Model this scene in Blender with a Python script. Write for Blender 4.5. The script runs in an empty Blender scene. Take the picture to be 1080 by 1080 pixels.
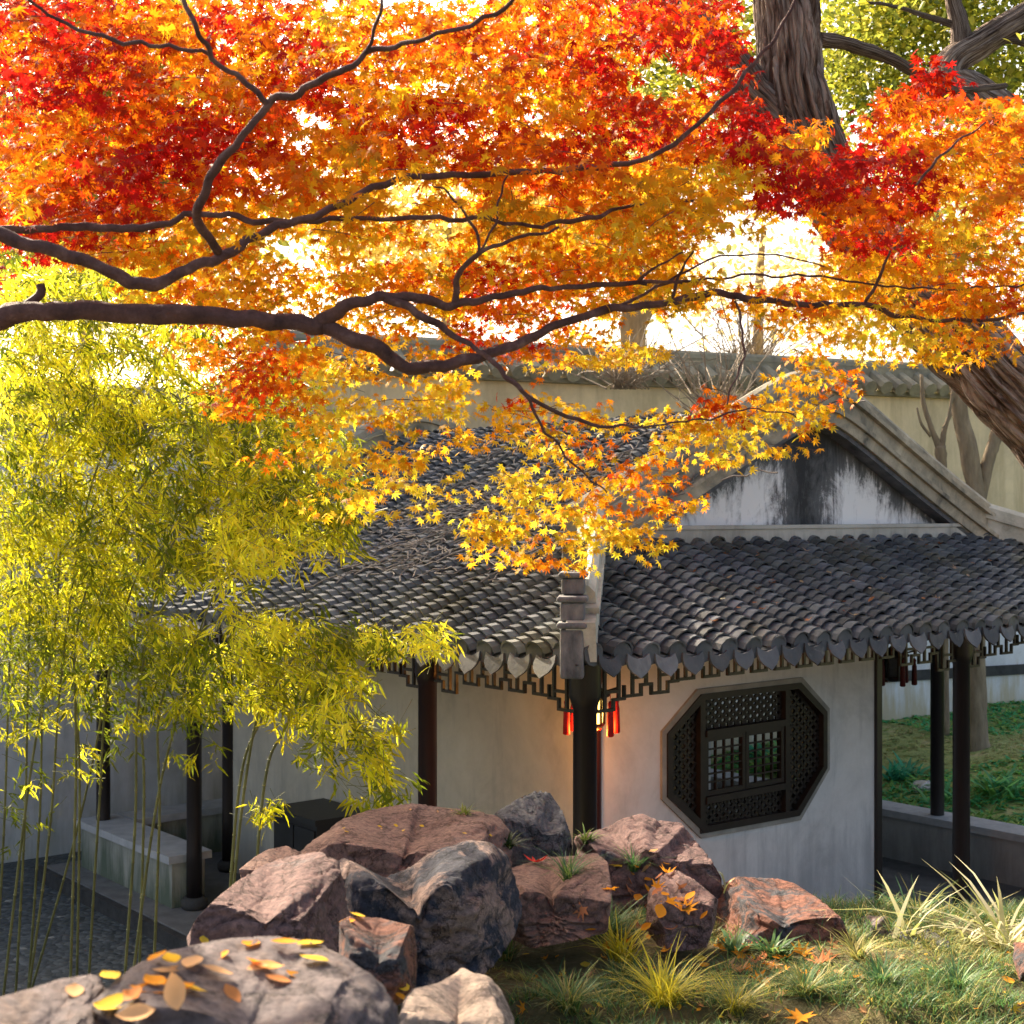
import bpy, math, random
import numpy as np
from mathutils import Vector, Matrix, noise
from mathutils.bvhtree import BVHTree
from mathutils.geometry import tessellate_polygon

random.seed(7)
rr0 = random.Random(3)
rng = np.random.default_rng(7)
R = math.radians
sc = bpy.context.scene
COL = sc.collection

# ------------------------------------------------------------------ camera
CAMZ = 3.5
F = 1518.0                       # focal length in pixels of the 1080 px photograph
cam_d = bpy.data.cameras.new("camera")
cam = bpy.data.objects.new("camera", cam_d)
COL.objects.link(cam)
cam.location = (0, 0, CAMZ)
cam.rotation_euler = (R(90), 0, 0)
cam_d.sensor_width = 36
cam_d.lens = 36 * F / 1080
cam_d.clip_start = 0.05
cam_d.clip_end = 2000
cam_d.dof.use_dof = True
cam_d.dof.focus_distance = 7.2
cam_d.dof.aperture_fstop = 6.3
sc.camera = cam

# ------------------------------------------------------------------ light
SUN_EL, SUN_AZ = R(34), R(-36)          # azimuth measured from +Y towards +X
w = bpy.data.worlds.new("World")
sc.world = w
w.use_nodes = True
wn = w.node_tree.nodes
wl = w.node_tree.links
bg = wn["Background"]
sky = wn.new("ShaderNodeTexSky")
sky.sky_type = 'NISHITA'
sky.sun_disc = False
sky.sun_elevation = SUN_EL
sky.sun_rotation = SUN_AZ
sky.dust_density = 5.0
sky.air_density = .7
sky.ozone_density = .4
warm = wn.new("ShaderNodeMix"); warm.data_type = 'RGBA'; warm.blend_type = 'MULTIPLY'
warm.inputs[0].default_value = 1.0; warm.inputs[7].default_value = (1.08, 1.0, .88, 1)      # warm tint over the sky colour, warming the shade
wl.new(sky.outputs[0], warm.inputs[6]); wl.new(warm.outputs[2], bg.inputs[0])
bg.inputs[1].default_value = 0.135
sd = bpy.data.lights.new("sun", 'SUN')
sd.energy = 4.8
sd.angle = R(0.6)
sd.color = (1.0, 0.86, 0.66)
sun = bpy.data.objects.new("sun", sd)
COL.objects.link(sun)
sdir = Vector((math.sin(SUN_AZ) * math.cos(SUN_EL), math.cos(SUN_AZ) * math.cos(SUN_EL), math.sin(SUN_EL)))
sun.rotation_euler = sdir.to_track_quat('Z', 'Y').to_euler()
sun.location = (0, 0, 30)
sc.view_settings.view_transform = 'Standard'
sc.view_settings.look = 'None'
sc.view_settings.exposure = 1.78
sc.view_settings.gamma = 1.0
sc.cycles.max_bounces = 8
sc.cycles.transparent_max_bounces = 8
try:
    sc.cycles.use_denoising = True
except Exception:
    pass

# ------------------------------------------------------------------ helpers
def P(x, y, d):
    """a point d metres in front of the camera, from a position in the 1080 px photograph"""
    return Vector(((x - 540) / F * d, d, CAMZ - (y - 540) / F * d))

def tag(o, label=None, cat=None, group=None, kind=None):
    if label: o["label"] = label
    if cat: o["category"] = cat
    if group: o["group"] = group
    if kind: o["kind"] = kind
    return o

def empty(name, loc, rz=0.0):
    o = bpy.data.objects.new(name, None)
    o.empty_display_size = 0.2
    COL.objects.link(o)
    o.location = loc
    o.rotation_euler = (0, 0, rz)
    return o

def link(name, me, m, parent=None):
    o = bpy.data.objects.new(name, me)
    COL.objects.link(o)
    if m: me.materials.append(m)
    if parent: o.parent = parent
    return o

def copy_tree(o, parent=None):
    c = o.copy()
    COL.objects.link(c)
    if parent: c.parent = parent
    for ch in list(o.children):
        copy_tree(ch, c)
    return c

class MB:
    """collects faces for ONE mesh"""
    def __init__(s):
        s.v = []; s.f = []; s.c = []; s.col = (1, 1, 1)
    def add(s, vs, fs):
        b = len(s.v)
        s.v += [tuple(p) for p in vs]
        s.c += [s.col] * len(vs)
        s.f += [tuple(b + i for i in f) for f in fs]
    def box(s, x0, x1, y0, y1, z0, z1):
        s.add([(x0,y0,z0),(x1,y0,z0),(x1,y1,z0),(x0,y1,z0),(x0,y0,z1),(x1,y0,z1),(x1,y1,z1),(x0,y1,z1)],
              [(3,2,1,0),(4,5,6,7),(0,1,5,4),(1,2,6,5),(2,3,7,6),(3,0,4,7)])
    def bar(s, a, b, wd, ht, up=Vector((0,0,1))):
        a = Vector(a); b = Vector(b)
        d = (b - a).normalized()
        if abs(d.dot(up)) > .98: up = Vector((0,1,0))
        r = d.cross(up).normalized() * wd / 2
        u = r.cross(d).normalized() * ht / 2
        s.add([a-r-u, a+r-u, a+r+u, a-r+u, b-r-u, b+r-u, b+r+u, b-r+u],
              [(3,2,1,0),(4,5,6,7),(0,1,5,4),(1,2,6,5),(2,3,7,6),(3,0,4,7)])
    def tube(s, pts, rad, n=10, cap=True, wob=0.0, bark=False, furrow=0.0):
        pts = [Vector(p) for p in pts]
        b = len(s.v)
        up = None; ln = 0.0
        for i, p in enumerate(pts):
            if i: ln += (p-pts[i-1]).length
            d = (pts[min(i+1, len(pts)-1)] - pts[max(i-1, 0)]).normalized()
            if up is None:
                up = Vector((0,0,1)) if abs(d.z) < .9 else Vector((0,1,0))
            x = d.cross(up).normalized(); y = x.cross(d).normalized(); up = y
            r = rad[i] if hasattr(rad, '__len__') else rad
            for k in range(n):
                a = 2*math.pi*k/n
                rr = r
                if wob:
                    q = p*(3 if r > .08 else 11) + Vector((math.cos(a), math.sin(a), 0))*1.3
                    rr = r*(1 + wob*noise.noise(q))
                if furrow:
                    q = Vector((math.cos(a)*5.5, math.sin(a)*5.5, ln*1.5))
                    f1 = abs(noise.noise(q + Vector((0, 0, noise.noise(q*.6)))))
                    f2 = abs(noise.noise(q*2.1+Vector((7, 3, 1))))
                    rr *= 1 - furrow*(max(0, .30-f1)*1.3 + max(0, .2-f2)*.7)
                s.v.append(tuple(p + x*math.cos(a)*rr + y*math.sin(a)*rr)); s.c.append((math.cos(a), math.sin(a), ln) if bark else s.col)
        for i in range(len(pts)-1):
            for k in range(n):
                s.f.append((b+i*n+k, b+i*n+(k+1)%n, b+(i+1)*n+(k+1)%n, b+(i+1)*n+k))
        if cap:
            s.f.append(tuple(b+k for k in reversed(range(n))))
            s.f.append(tuple(b+(len(pts)-1)*n+k for k in range(n)))
    def lathe(s, prof, n=14, c=(0,0,0)):
        b = len(s.v)
        for r, z in prof:
            for k in range(n):
                a = 2*math.pi*k/n
                s.v.append((c[0]+r*math.cos(a), c[1]+r*math.sin(a), c[2]+z)); s.c.append(s.col)
        for i in range(len(prof)-1):
            for k in range(n):
                s.f.append((b+i*n+k, b+i*n+(k+1)%n, b+(i+1)*n+(k+1)%n, b+(i+1)*n+k))
        s.f.append(tuple(b+k for k in reversed(range(n))))
        s.f.append(tuple(b+(len(prof)-1)*n+k for k in range(n)))
    def sweep(s, path, lat, sec):
        """closed section (lateral, height) carried along path; lat gives the lateral direction per point"""
        b = len(s.v); n = len(sec)
        for i, p in enumerate(path):
            d = (path[min(i+1, len(path)-1)] - path[max(i-1, 0)]).normalized()
            l = lat.normalized()
            u = l.cross(d)
            if u.z < 0: u = -u
            u.normalize()
            for a, h in sec:
                s.v.append(tuple(p + l*a + u*h)); s.c.append(s.col)
        for i in range(len(path)-1):
            for k in range(n):
                s.f.append((b+i*n+k, b+i*n+(k+1)%n, b+(i+1)*n+(k+1)%n, b+(i+1)*n+k))
        s.f.append(tuple(b+k for k in range(n)))
        s.f.append(tuple(b+(len(path)-1)*n+k for k in reversed(range(n))))
    def mesh(s, name, origin=(0,0,0), smooth=False):
        me = bpy.data.meshes.new(name)
        o = Vector(origin)
        vs = [(v[0]-o.x, v[1]-o.y, v[2]-o.z) for v in s.v]
        me.from_pydata(vs, [], s.f)
        at = me.color_attributes.new("col", 'FLOAT_COLOR', 'POINT')
        at.data.foreach_set("color", np.array([(c[0], c[1], c[2], 1) for c in s.c], dtype=np.float32).ravel())
        if smooth:
            me.polygons.foreach_set("use_smooth", [True]*len(me.polygons))
        me.update()
        return me
    def build(s, name, m, parent=None, origin=(0,0,0), smooth=False):
        return link(name, s.mesh(name, origin, smooth), m, parent)
    def top(s, name, m, origin, smooth=False):
        o = s.build(name, m, None, origin, smooth)
        o.location = origin
        return o

def np_mesh(name, verts, faces, cols, origin=(0,0,0)):
    """verts (N,3); faces (M,3) ; cols (N,3)"""
    me = bpy.data.meshes.new(name)
    verts = np.asarray(verts, dtype=np.float32) - np.asarray(origin, dtype=np.float32)
    n, m = len(verts), len(faces)
    me.vertices.add(n)
    me.vertices.foreach_set("co", verts.ravel())
    me.loops.add(m*3)
    me.loops.foreach_set("vertex_index", np.asarray(faces, dtype=np.int32).ravel())
    me.polygons.add(m)
    me.polygons.foreach_set("loop_start", np.arange(0, m*3, 3, dtype=np.int32))
    me.polygons.foreach_set("loop_total", np.full(m, 3, dtype=np.int32))
    at = me.color_attributes.new("col", 'FLOAT_COLOR', 'POINT')
    cc = np.ones((n, 4), dtype=np.float32); cc[:, :3] = cols
    at.data.foreach_set("color", cc.ravel())
    me.update(calc_edges=True)
    return me

def leaf_batch(tmpl, tris, pos, tip, nrm, size, col):
    """many leaves of one template (x across, y to the tip, z normal) -> verts, faces, cols"""
    pos = np.asarray(pos); tip = np.asarray(tip); nrm = np.asarray(nrm)
    tip = tip/np.linalg.norm(tip, axis=1, keepdims=True)
    x = np.cross(tip, nrm); x /= np.linalg.norm(x, axis=1, keepdims=True)+1e-9
    z = np.cross(x, tip)
    size = np.asarray(size)[:, None, None]
    t = tmpl[None]*size
    V = pos[:, None] + t[..., 0:1]*x[:, None] + t[..., 1:2]*tip[:, None] + t[..., 2:3]*z[:, None]
    N, K = len(pos), len(tmpl)
    Fc = tris[None] + (np.arange(N)*K)[:, None, None]
    C = np.repeat(np.asarray(col), K, axis=0)
    return V.reshape(-1, 3), Fc.reshape(-1, 3), C

def rand_dirs(n, mean, spread):
    d = np.asarray(mean)[None] + rng.normal(0, spread, (n, 3))
    return d/np.linalg.norm(d, axis=1, keepdims=True)

# leaf outlines
def maple_template():
    pts = [(0, 0, 0)]
    tips = [(180, .12), (128, .55), (80, .82), (38, .95), (0, 1.0), (-38, .95), (-80, .82), (-128, .55)]
    for i, (a, r) in enumerate(tips):
        a2 = tips[(i+1) % len(tips)][0]
        if i == len(tips)-1: a2 = -180
        am = (a + a2)/2
        t = R(a)
        pts.append((math.sin(t)*r, math.cos(t)*r, -.22*r*r))
        t = R(am)
        rn = .36 if abs(am) < 110 else .16
        pts.append((math.sin(t)*rn, math.cos(t)*rn, .02))
    n = len(pts)-1
    tr = [(0, 1+(k+1) % n, 1+k) for k in range(n)]
    return np.array(pts, dtype=np.float32), np.array(tr)
MAPLE, MAPLE_T = maple_template()
# bamboo leaf: slim blade, folded along the midrib, drooping tip
BAM = np.array([(0,0,0),(-.062,.3,.015),(0,.32,-.01),(.062,.3,.015),(-.045,.65,-.05),(0,.67,-.075),(.045,.65,-.05),(0,1,-.2)], dtype=np.float32)
BAM_T = np.array([(0,2,1),(0,3,2),(1,2,5),(1,5,4),(2,3,6),(2,6,5),(4,5,7),(5,6,7)])
# broad leaf of background trees and fallen leaves
def broad_template():
    st = [(0,.0),(.08,.10),(.22,.23),(.40,.30),(.58,.29),(.75,.21),(.88,.11),(1.0,.0)]
    v = []; t = []
    for y, w_ in st:
        z = -.12*y*y
        v += [(-w_, y, z+.10*w_), (0, y, z-.02), (w_, y, z+.10*w_)]
    for i in range(len(st)-1):
        a = 3*i
        for j in (0, 1): t += [(a+j, a+j+1, a+3+j), (a+j+1, a+4+j, a+3+j)]
    return np.array(v, dtype=np.float32), np.array(t)
BRO2, BRO2_T = broad_template()
BROAD = np.array([(0,0,0),(-.26,.25,.05),(0,.3,-.02),(.26,.25,.05),(-.24,.62,.03),(0,.64,-.05),(.24,.62,.03),(0,1,-.12)], dtype=np.float32)
BROAD_T = BAM_T

# ------------------------------------------------------------------ materials
def nodes_of(name):
    m = bpy.data.materials.new(name)
    m.use_nodes = True
    nt = m.node_tree
    return m, nt, nt.nodes, nt.links, nt.nodes["Principled BSDF"]

def ramp(nt, stops):
    r = nt.nodes.new("ShaderNodeValToRGB")
    e = r.color_ramp.elements
    while len(e) < len(stops): e.new(.5)
    for el, (p, c) in zip(e, stops):
        el.position = p
        el.color = (c[0], c[1], c[2], 1)
    return r

def tex(nt, scale, detail=6, rough=.6, dist=0.0, stretch=None):
    tc = nt.nodes.new("ShaderNodeTexCoord")
    n = nt.nodes.new("ShaderNodeTexNoise")
    n.inputs["Scale"].default_value = scale
    n.inputs["Detail"].default_value = detail
    n.inputs["Roughness"].default_value = rough
    n.inputs["Distortion"].default_value = dist
    if stretch:
        mp = nt.nodes.new("ShaderNodeMapping")
        mp.inputs["Scale"].default_value = stretch
        nt.links.new(tc.outputs["Object"], mp.inputs[0])
        nt.links.new(mp.outputs[0], n.inputs["Vector"])
    else:
        nt.links.new(tc.outputs["Object"], n.inputs["Vector"])
    return n

def mixc(nt, fac, a, b, mode='MIX'):
    m = nt.nodes.new("ShaderNodeMix")
    m.data_type = 'RGBA'
    m.blend_type = mode
    for s, v in ((0, fac), (6, a), (7, b)):
        if isinstance(v, (int, float)): m.inputs[s].default_value = v
        elif isinstance(v, tuple): m.inputs[s].default_value = (v[0], v[1], v[2], 1)
        else: nt.links.new(v, m.inputs[s])
    return m.outputs[2]

def math_n(nt, op, a, b=0.0, clamp=False):
    m = nt.nodes.new("ShaderNodeMath")
    m.operation = op; m.use_clamp = clamp
    for i, v in enumerate((a, b)):
        if isinstance(v, (int, float)): m.inputs[i].default_value = v
        else: nt.links.new(v, m.inputs[i])
    return m.outputs[0]

def bump(nt, bsdf, height, strength=.4, dist=.02):
    b = nt.nodes.new("ShaderNodeBump")
    b.inputs["Strength"].default_value = strength
    b.inputs["Distance"].default_value = dist
    nt.links.new(height, b.inputs["Height"])
    nt.links.new(b.outputs[0], bsdf.inputs["Normal"])

def mat_noise(name, stops, scale=4, rough=.8, bs=.3, bscale=30, bdist=.01, stretch=None, dist=0, attr=False, spec=.3):
    m, nt, N, L, b = nodes_of(name)
    n = tex(nt, scale, 8, .65, dist, stretch)
    r = ramp(nt, stops)
    L.new(n.outputs["Fac"], r.inputs[0])
    out = r.outputs[0]
    if attr:
        a = N.new("ShaderNodeAttribute"); a.attribute_name = "col"
        out = mixc(nt, 1.0, out, a.outputs["Color"], 'MULTIPLY')
    L.new(out, b.inputs["Base Color"])
    b.inputs["Roughness"].default_value = rough
    b.inputs["Specular IOR Level"].default_value = spec
    if bs:
        n2 = tex(nt, bscale, 8, .65, 0, stretch)
        bump(nt, b, n2.outputs["Fac"], bs, bdist)
    return m

def mat_leaf(name, trans=.5, rough=.45, spec=.3, gain=1.0):
    """leaf colour comes from the mesh (each leaf its own colour); light passes through the blade"""
    m, nt, N, L, b = nodes_of(name)
    a = N.new("ShaderNodeAttribute"); a.attribute_name = "col"
    L.new(a.outputs["Color"], b.inputs["Base Color"])
    b.inputs["Roughness"].default_value = rough
    b.inputs["Specular IOR Level"].default_value = spec
    t = N.new("ShaderNodeBsdfTranslucent")
    L.new(a.outputs["Color"], t.inputs[0])
    mx = N.new("ShaderNodeMixShader")
    mx.inputs[0].default_value = trans
    L.new(b.outputs[0], mx.inputs[1]); L.new(t.outputs[0], mx.inputs[2])
    L.new(mx.outputs[0], N["Material Output"].inputs[0])
    return m

def mat_rock(name, face, light, lichen, lich_amt=.5, seed=0.0):
    m, nt, N, L, b = nodes_of(name)
    n1 = tex(nt, 1.7, 9, .7, .6); n1.noise_dimensions = '4D'; n1.inputs["W"].default_value = seed
    r1 = ramp(nt, [(.3, face), (.5, tuple((f+l)/2 for f, l in zip(face, light))), (.72, light)])
    L.new(n1.outputs["Fac"], r1.inputs[0])
    n2 = tex(nt, 3.2, 12, .72, 1.2); n2.noise_dimensions = '4D'; n2.inputs["W"].default_value = seed+4
    r2 = ramp(nt, [(1-lich_amt-.03, (0,0,0)), (1-lich_amt+.05, (1,1,1))])
    L.new(n2.outputs["Fac"], r2.inputs[0])
    c = mixc(nt, r2.outputs[0], r1.outputs[0], lichen)
    n3 = tex(nt, 46, 8, .8)
    r3 = ramp(nt, [(.32, (.30,.30,.32)), (.5, (.95,.95,.95)), (.7, (1.55,1.5,1.42))])
    L.new(n3.outputs["Fac"], r3.inputs[0])
    c = mixc(nt, 1.0, c, r3.outputs[0], 'MULTIPLY')
    n5 = tex(nt, 2.3, 10, .8, .3); n5.noise_dimensions = '4D'; n5.inputs["W"].default_value = seed+9
    r5 = ramp(nt, [(.6, (0,0,0)), (.68, (1,1,1))])
    L.new(n5.outputs["Fac"], r5.inputs[0])
    c = mixc(nt, math_n(nt, 'MULTIPLY', r5.outputs[0], .6), c, (.42,.38,.33))
    L.new(c, b.inputs["Base Color"])
    b.inputs["Roughness"].default_value = .85
    b.inputs["Specular IOR Level"].default_value = .25
    vo = N.new("ShaderNodeTexVoronoi"); vo.feature = 'DISTANCE_TO_EDGE'; vo.inputs["Scale"].default_value = 4.5
    wp = tex(nt, 3.5, 6, .7); tcv = N.new("ShaderNodeTexCoord")
    L.new(mixc(nt, .32, tcv.outputs["Object"], wp.outputs["Color"]), vo.inputs["Vector"])
    crk = N.new("ShaderNodeMapRange"); crk.inputs[1].default_value = 0; crk.inputs[2].default_value = .035; crk.inputs[3].default_value = .45; crk.inputs[4].default_value = 1
    L.new(vo.outputs["Distance"], crk.inputs[0])
    c2 = mixc(nt, 1.0, c, crk.outputs[0], 'MULTIPLY'); L.new(c2, b.inputs["Base Color"])
    n4 = tex(nt, 9, 14, .78)
    h = math_n(nt, 'ADD', math_n(nt, 'ADD', n4.outputs["Fac"], math_n(nt, 'MULTIPLY', n3.outputs["Fac"], .45)), math_n(nt, 'MULTIPLY', crk.outputs[0], .35))
    bump(nt, b, h, .95, .045)
    return m

def mat_plaster(name, base, dirt, z0=0.0, zh=1.2, top=None, streak=.5):
    """limewash: mottled, dirty towards the foot of the wall, streaked"""
    m, nt, N, L, b = nodes_of(name)
    n = tex(nt, 1.3, 9, .7, .4)
    r = ramp(nt, [(.3, tuple(c*.64 for c in base)), (.47, tuple(c*.86 for c in base)), (.64, base)])
    L.new(n.outputs["Fac"], r.inputs[0])
    st = tex(nt, 3.0, 8, .7, 0, (1.6, 1.6, .22))
    tc = N.new("ShaderNodeTexCoord")
    sp = N.new("ShaderNodeSeparateXYZ")
    L.new(tc.outputs["Object"], sp.inputs[0])
    low = N.new("ShaderNodeMapRange")
    low.inputs[1].default_value = z0+zh; low.inputs[2].default_value = z0
    low.inputs[3].default_value = 0; low.inputs[4].default_value = 1
    L.new(sp.outputs[2], low.inputs[0])
    a = math_n(nt, 'ADD', st.outputs["Fac"], math_n(nt, 'MULTIPLY', low.outputs[0], .28))
    rr = ramp(nt, [(.55, (0,0,0)), (.78, (1,1,1))])
    L.new(a, rr.inputs[0])
    c = mixc(nt, math_n(nt, 'MULTIPLY', rr.outputs[0], streak), r.outputs[0], dirt)
    L.new(c, b.inputs["Base Color"])
    b.inputs["Roughness"].default_value = .9
    b.inputs["Specular IOR Level"].default_value = .2
    n2 = tex(nt, 22, 10, .7)
    bump(nt, b, n2.outputs["Fac"], .25, .01)
    return m

def mat_gable():
    """white limewash with black water stains running down from the verge and the middle"""
    m, nt, N, L, b = nodes_of("stained_gable_plaster")
    st = tex(nt, 4.6, 12, .8, .8, (1.7, 1.0, .42))
    big = tex(nt, 2.6, 9, .75, 1.2)
    tc = N.new("ShaderNodeTexCoord"); sp = N.new("ShaderNodeSeparateXYZ")
    L.new(tc.outputs["Object"], sp.inputs[0])
    dx = math_n(nt, 'ABSOLUTE', math_n(nt, 'SUBTRACT', sp.outputs[0], 3.16))
    mid = math_n(nt, 'MULTIPLY', math_n(nt, 'SUBTRACT', .55, dx), .56)
    mid = math_n(nt, 'MAXIMUM', mid, 0.0)
    # height below the verge line
    vz = math_n(nt, 'SUBTRACT', 4.22, math_n(nt, 'MULTIPLY', dx, .44))
    below = math_n(nt, 'SUBTRACT', vz, sp.outputs[2])
    edge = math_n(nt, 'MULTIPLY', math_n(nt, 'MAXIMUM', math_n(nt, 'SUBTRACT', .30, below), 0.0), .62)
    a = math_n(nt, 'ADD', math_n(nt, 'ADD', math_n(nt, 'MULTIPLY', st.outputs["Fac"], .6), math_n(nt, 'MULTIPLY', big.outputs["Fac"], .4)), math_n(nt, 'ADD', mid, edge))
    rr = ramp(nt, [(.52, (.80,.79,.77)), (.59, (.56,.55,.54)), (.65, (.12,.12,.12)), (.8, (.028,.029,.03))])
    L.new(a, rr.inputs[0])
    L.new(rr.outputs[0], b.inputs["Base Color"])
    b.inputs["Roughness"].default_value = .9
    n2 = tex(nt, 25, 8, .7)
    bump(nt, b, n2.outputs["Fac"], .25, .01)
    return m

def mat_tiles():
    m, nt, N, L, b = nodes_of("grey_clay_tile")
    a = N.new("ShaderNodeAttribute"); a.attribute_name = "col"
    n = tex(nt, 2.2, 8, .7, .5)
    r = ramp(nt, [(.32, (.042,.049,.06)), (.55, (.10,.11,.122)), (.75, (.185,.192,.195))])
    L.new(n.outputs["Fac"], r.inputs[0])
    c = mixc(nt, 1.0, r.outputs[0], a.outputs["Color"], 'MULTIPLY')
    n2 = tex(nt, 17, 8, .75, .5)
    r2 = ramp(nt, [(.6, (0,0,0)), (.72, (1,1,1))])
    L.new(n2.outputs["Fac"], r2.inputs[0])
    c = mixc(nt, math_n(nt, 'MULTIPLY', r2.outputs[0], .55), c, (.27,.265,.225))
    n3 = tex(nt, 1.1, 7, .7)
    r3 = ramp(nt, [(.50, (0,0,0)), (.66, (1,1,1))])
    L.new(n3.outputs["Fac"], r3.inputs[0])
    c = mixc(nt, math_n(nt, 'MULTIPLY', r3.outputs[0], .6), c, (.10,.092,.045))
    L.new(c, b.inputs["Base Color"])
    b.inputs["Roughness"].default_value = .72
    b.inputs["Specular IOR Level"].default_value = .35
    n4 = tex(nt, 45, 8, .7)
    bump(nt, b, n4.outputs["Fac"], .35, .008)
    return m

M = {}
M['tile'] = mat_tiles()
M['gable'] = mat_gable()
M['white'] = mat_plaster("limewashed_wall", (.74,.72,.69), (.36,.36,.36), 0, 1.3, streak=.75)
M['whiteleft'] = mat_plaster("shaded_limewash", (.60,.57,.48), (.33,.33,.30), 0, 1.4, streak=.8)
M['band'] = mat_plaster("grey_mortar_band", (.52,.50,.44), (.2,.2,.17), 3.2, .2, streak=.8)
M['ridge'] = mat_noise("weathered_ridge_mortar", [(.28,(.09,.088,.075)),(.42,(.28,.25,.19)),(.6,(.46,.40,.295)),(.78,(.6,.54,.42))], 3.4, .85, .5, 26, .015, dist=.8)
M['ridgedark'] = mat_noise("dark_ridge_brick", [(.3,(.05,.055,.06)),(.6,(.13,.13,.14)),(.8,(.22,.22,.22))], 7, .8, .4, 40, .01)
M['ridgeend'] = mat_noise("grey_moulded_ridge_brick", [(.3,(.07,.075,.08)),(.5,(.17,.17,.175)),(.75,(.34,.33,.31))], 9, .85, .6, 40, .012, (1,1,.5))
M['limemoss'] = mat_noise("pale_lime_mortar", [(.3,(.28,.27,.22)),(.5,(.50,.48,.40)),(.75,(.66,.63,.54))], 5, .9, .5, 30, .015)
M['wood'] = mat_noise("black_lacquered_wood", [(.3,(.012,.010,.010)),(.7,(.028,.02,.018))], 5, .38, .15, 40, .004, (6,6,.5), spec=.5)
M['redwood'] = mat_noise("dark_red_lacquered_wood", [(.3,(.035,.010,.008)),(.7,(.075,.02,.016))], 5, .35, .15, 40, .004, (6,6,.5), spec=.5)
M['darkwood'] = mat_noise("brown_black_lacquered_wood", [(.3,(.014,.008,.008)),(.7,(.032,.013,.012))], 5, .35, .15, 40, .004, (6,6,.5), spec=.5)
M['lattice'] = mat_noise("dark_brown_lattice_wood", [(.3,(.012,.009,.008)),(.7,(.026,.019,.016))], 12, .45, .1, 50, .003)
M['paper'] = mat_noise("tan_window_backing", [(.3,(.30,.19,.08)),(.7,(.46,.31,.15))], 6, .8, 0)
M['stonecap'] = mat_noise("grey_stone_cap", [(.3,(.36,.37,.38)),(.7,(.55,.55,.55))], 6, .7, .2, 40, .006)
M['benchwall'] = mat_plaster("mossy_bench_plaster", (.42,.42,.36), (.10,.13,.09), 0, .5, streak=.9)
M['lowwall'] = mat_plaster("grey_low_wall_render", (.44,.43,.41), (.2,.2,.19), 0, .5, streak=.7)
M['kerb'] = mat_noise("dark_kerb_stone", [(.3,(.03,.03,.03)),(.7,(.07,.07,.068))], 8, .8, .3, 40, .006)
M['floor'] = mat_noise("grey_floor_brick", [(.3,(.12,.12,.12)),(.7,(.22,.22,.215))], 5, .75, .2, 30, .006)
M['tanwall'] = mat_plaster("sunlit_tan_plaster", (.82,.66,.42), (.50,.39,.23), 1.5, 4.5, streak=.75)  # sunlight on the upper wall put into its tan colour
M['copingtile'] = mat_noise("mossy_coping_tile", [(.3,(.17,.155,.12)),(.6,(.32,.29,.21)),(.8,(.44,.40,.29))], 4, .85, .5, 30, .02)
M['yardwall'] = mat_plaster("cool_white_plaster", (.70,.71,.74), (.34,.36,.33), -.1, 1.0, streak=.7)
def mat_bark(name, stops, fs=(5.2, 5.2, 2.4), bs=1.0):
    """furrows follow the limb: the mesh carries (cos, sin, length along the limb)"""
    m, nt, N, L, b = nodes_of(name)
    a = N.new("ShaderNodeAttribute"); a.attribute_name = "col"
    mp = N.new("ShaderNodeMapping"); mp.inputs["Scale"].default_value = fs
    L.new(a.outputs["Vector"], mp.inputs[0])
    n = N.new("ShaderNodeTexNoise"); n.inputs["Scale"].default_value = 1.6; n.inputs["Detail"].default_value = 9; n.inputs["Roughness"].default_value = .68
    n.inputs["Distortion"].default_value = .5
    L.new(mp.outputs[0], n.inputs["Vector"])
    r = ramp(nt, stops); L.new(n.outputs["Fac"], r.inputs[0])
    n2 = tex(nt, 2.2, 6, .6)
    r2 = ramp(nt, [(.35, (.75,.72,.70)), (.65, (1.2,1.15,1.1))]); L.new(n2.outputs["Fac"], r2.inputs[0])
    L.new(mixc(nt, 1.0, r.outputs[0], r2.outputs[0], 'MULTIPLY'), b.inputs["Base Color"])
    b.inputs["Roughness"].default_value = .9; b.inputs["Specular IOR Level"].default_value = .15
    bump(nt, b, n.outputs["Fac"], bs, .05)
    return m
M['bark'] = mat_bark("furrowed_bark", [(.36,(.04,.026,.02)),(.47,(.17,.12,.095)),(.56,(.38,.31,.26)),(.75,(.52,.45,.40))])
M['redbark'] = mat_noise("maple_bark", [(.3,(.05,.024,.022)),(.55,(.125,.062,.054)),(.75,(.24,.15,.13))], 14, .75, .9, 34, .02)
M['palebark'] = mat_noise("pale_hazy_bark", [(.3,(.16,.12,.08)),(.7,(.32,.25,.17))], 6, .9, .5, 20, .02, (2,2,.5))
M['twig'] = mat_noise("dry_twig", [(.3,(.16,.12,.085)),(.7,(.34,.28,.21))], 8, .85, 0)
M['culm'] = mat_noise("bamboo_culm", [(.3,(.09,.10,.035)),(.6,(.19,.19,.065)),(.8,(.32,.28,.11))], 3, .45, 0, spec=.5)
M['leaf'] = mat_leaf("maple_leaf_blade", .68, .5, .2)
M['bleaf'] = mat_leaf("bamboo_leaf_blade", .6, .5, .15)
M['tleaf'] = mat_leaf("tree_leaf_blade", .5, .5)
M['grass'] = mat_leaf("grass_blade", .4, .5, .3)
M['fallen'] = mat_leaf("fallen_leaf_blade", .35, .8, .08)
M['earth'] = mat_noise("mossy_earth", [(.3,(.05,.06,.022)),(.5,(.12,.105,.045)),(.75,(.22,.15,.08))], 5, .95, .9, 25, .05)
M['ground'] = mat_noise("garden_ground", [(.3,(.05,.05,.04)),(.7,(.13,.12,.09))], 1.5, .95, .5, 20, .03)
M['iron'] = mat_noise("black_painted_metal", [(.3,(.008,.010,.011)),(.7,(.018,.02,.022))], 6, .45, 0, spec=.5)
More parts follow.
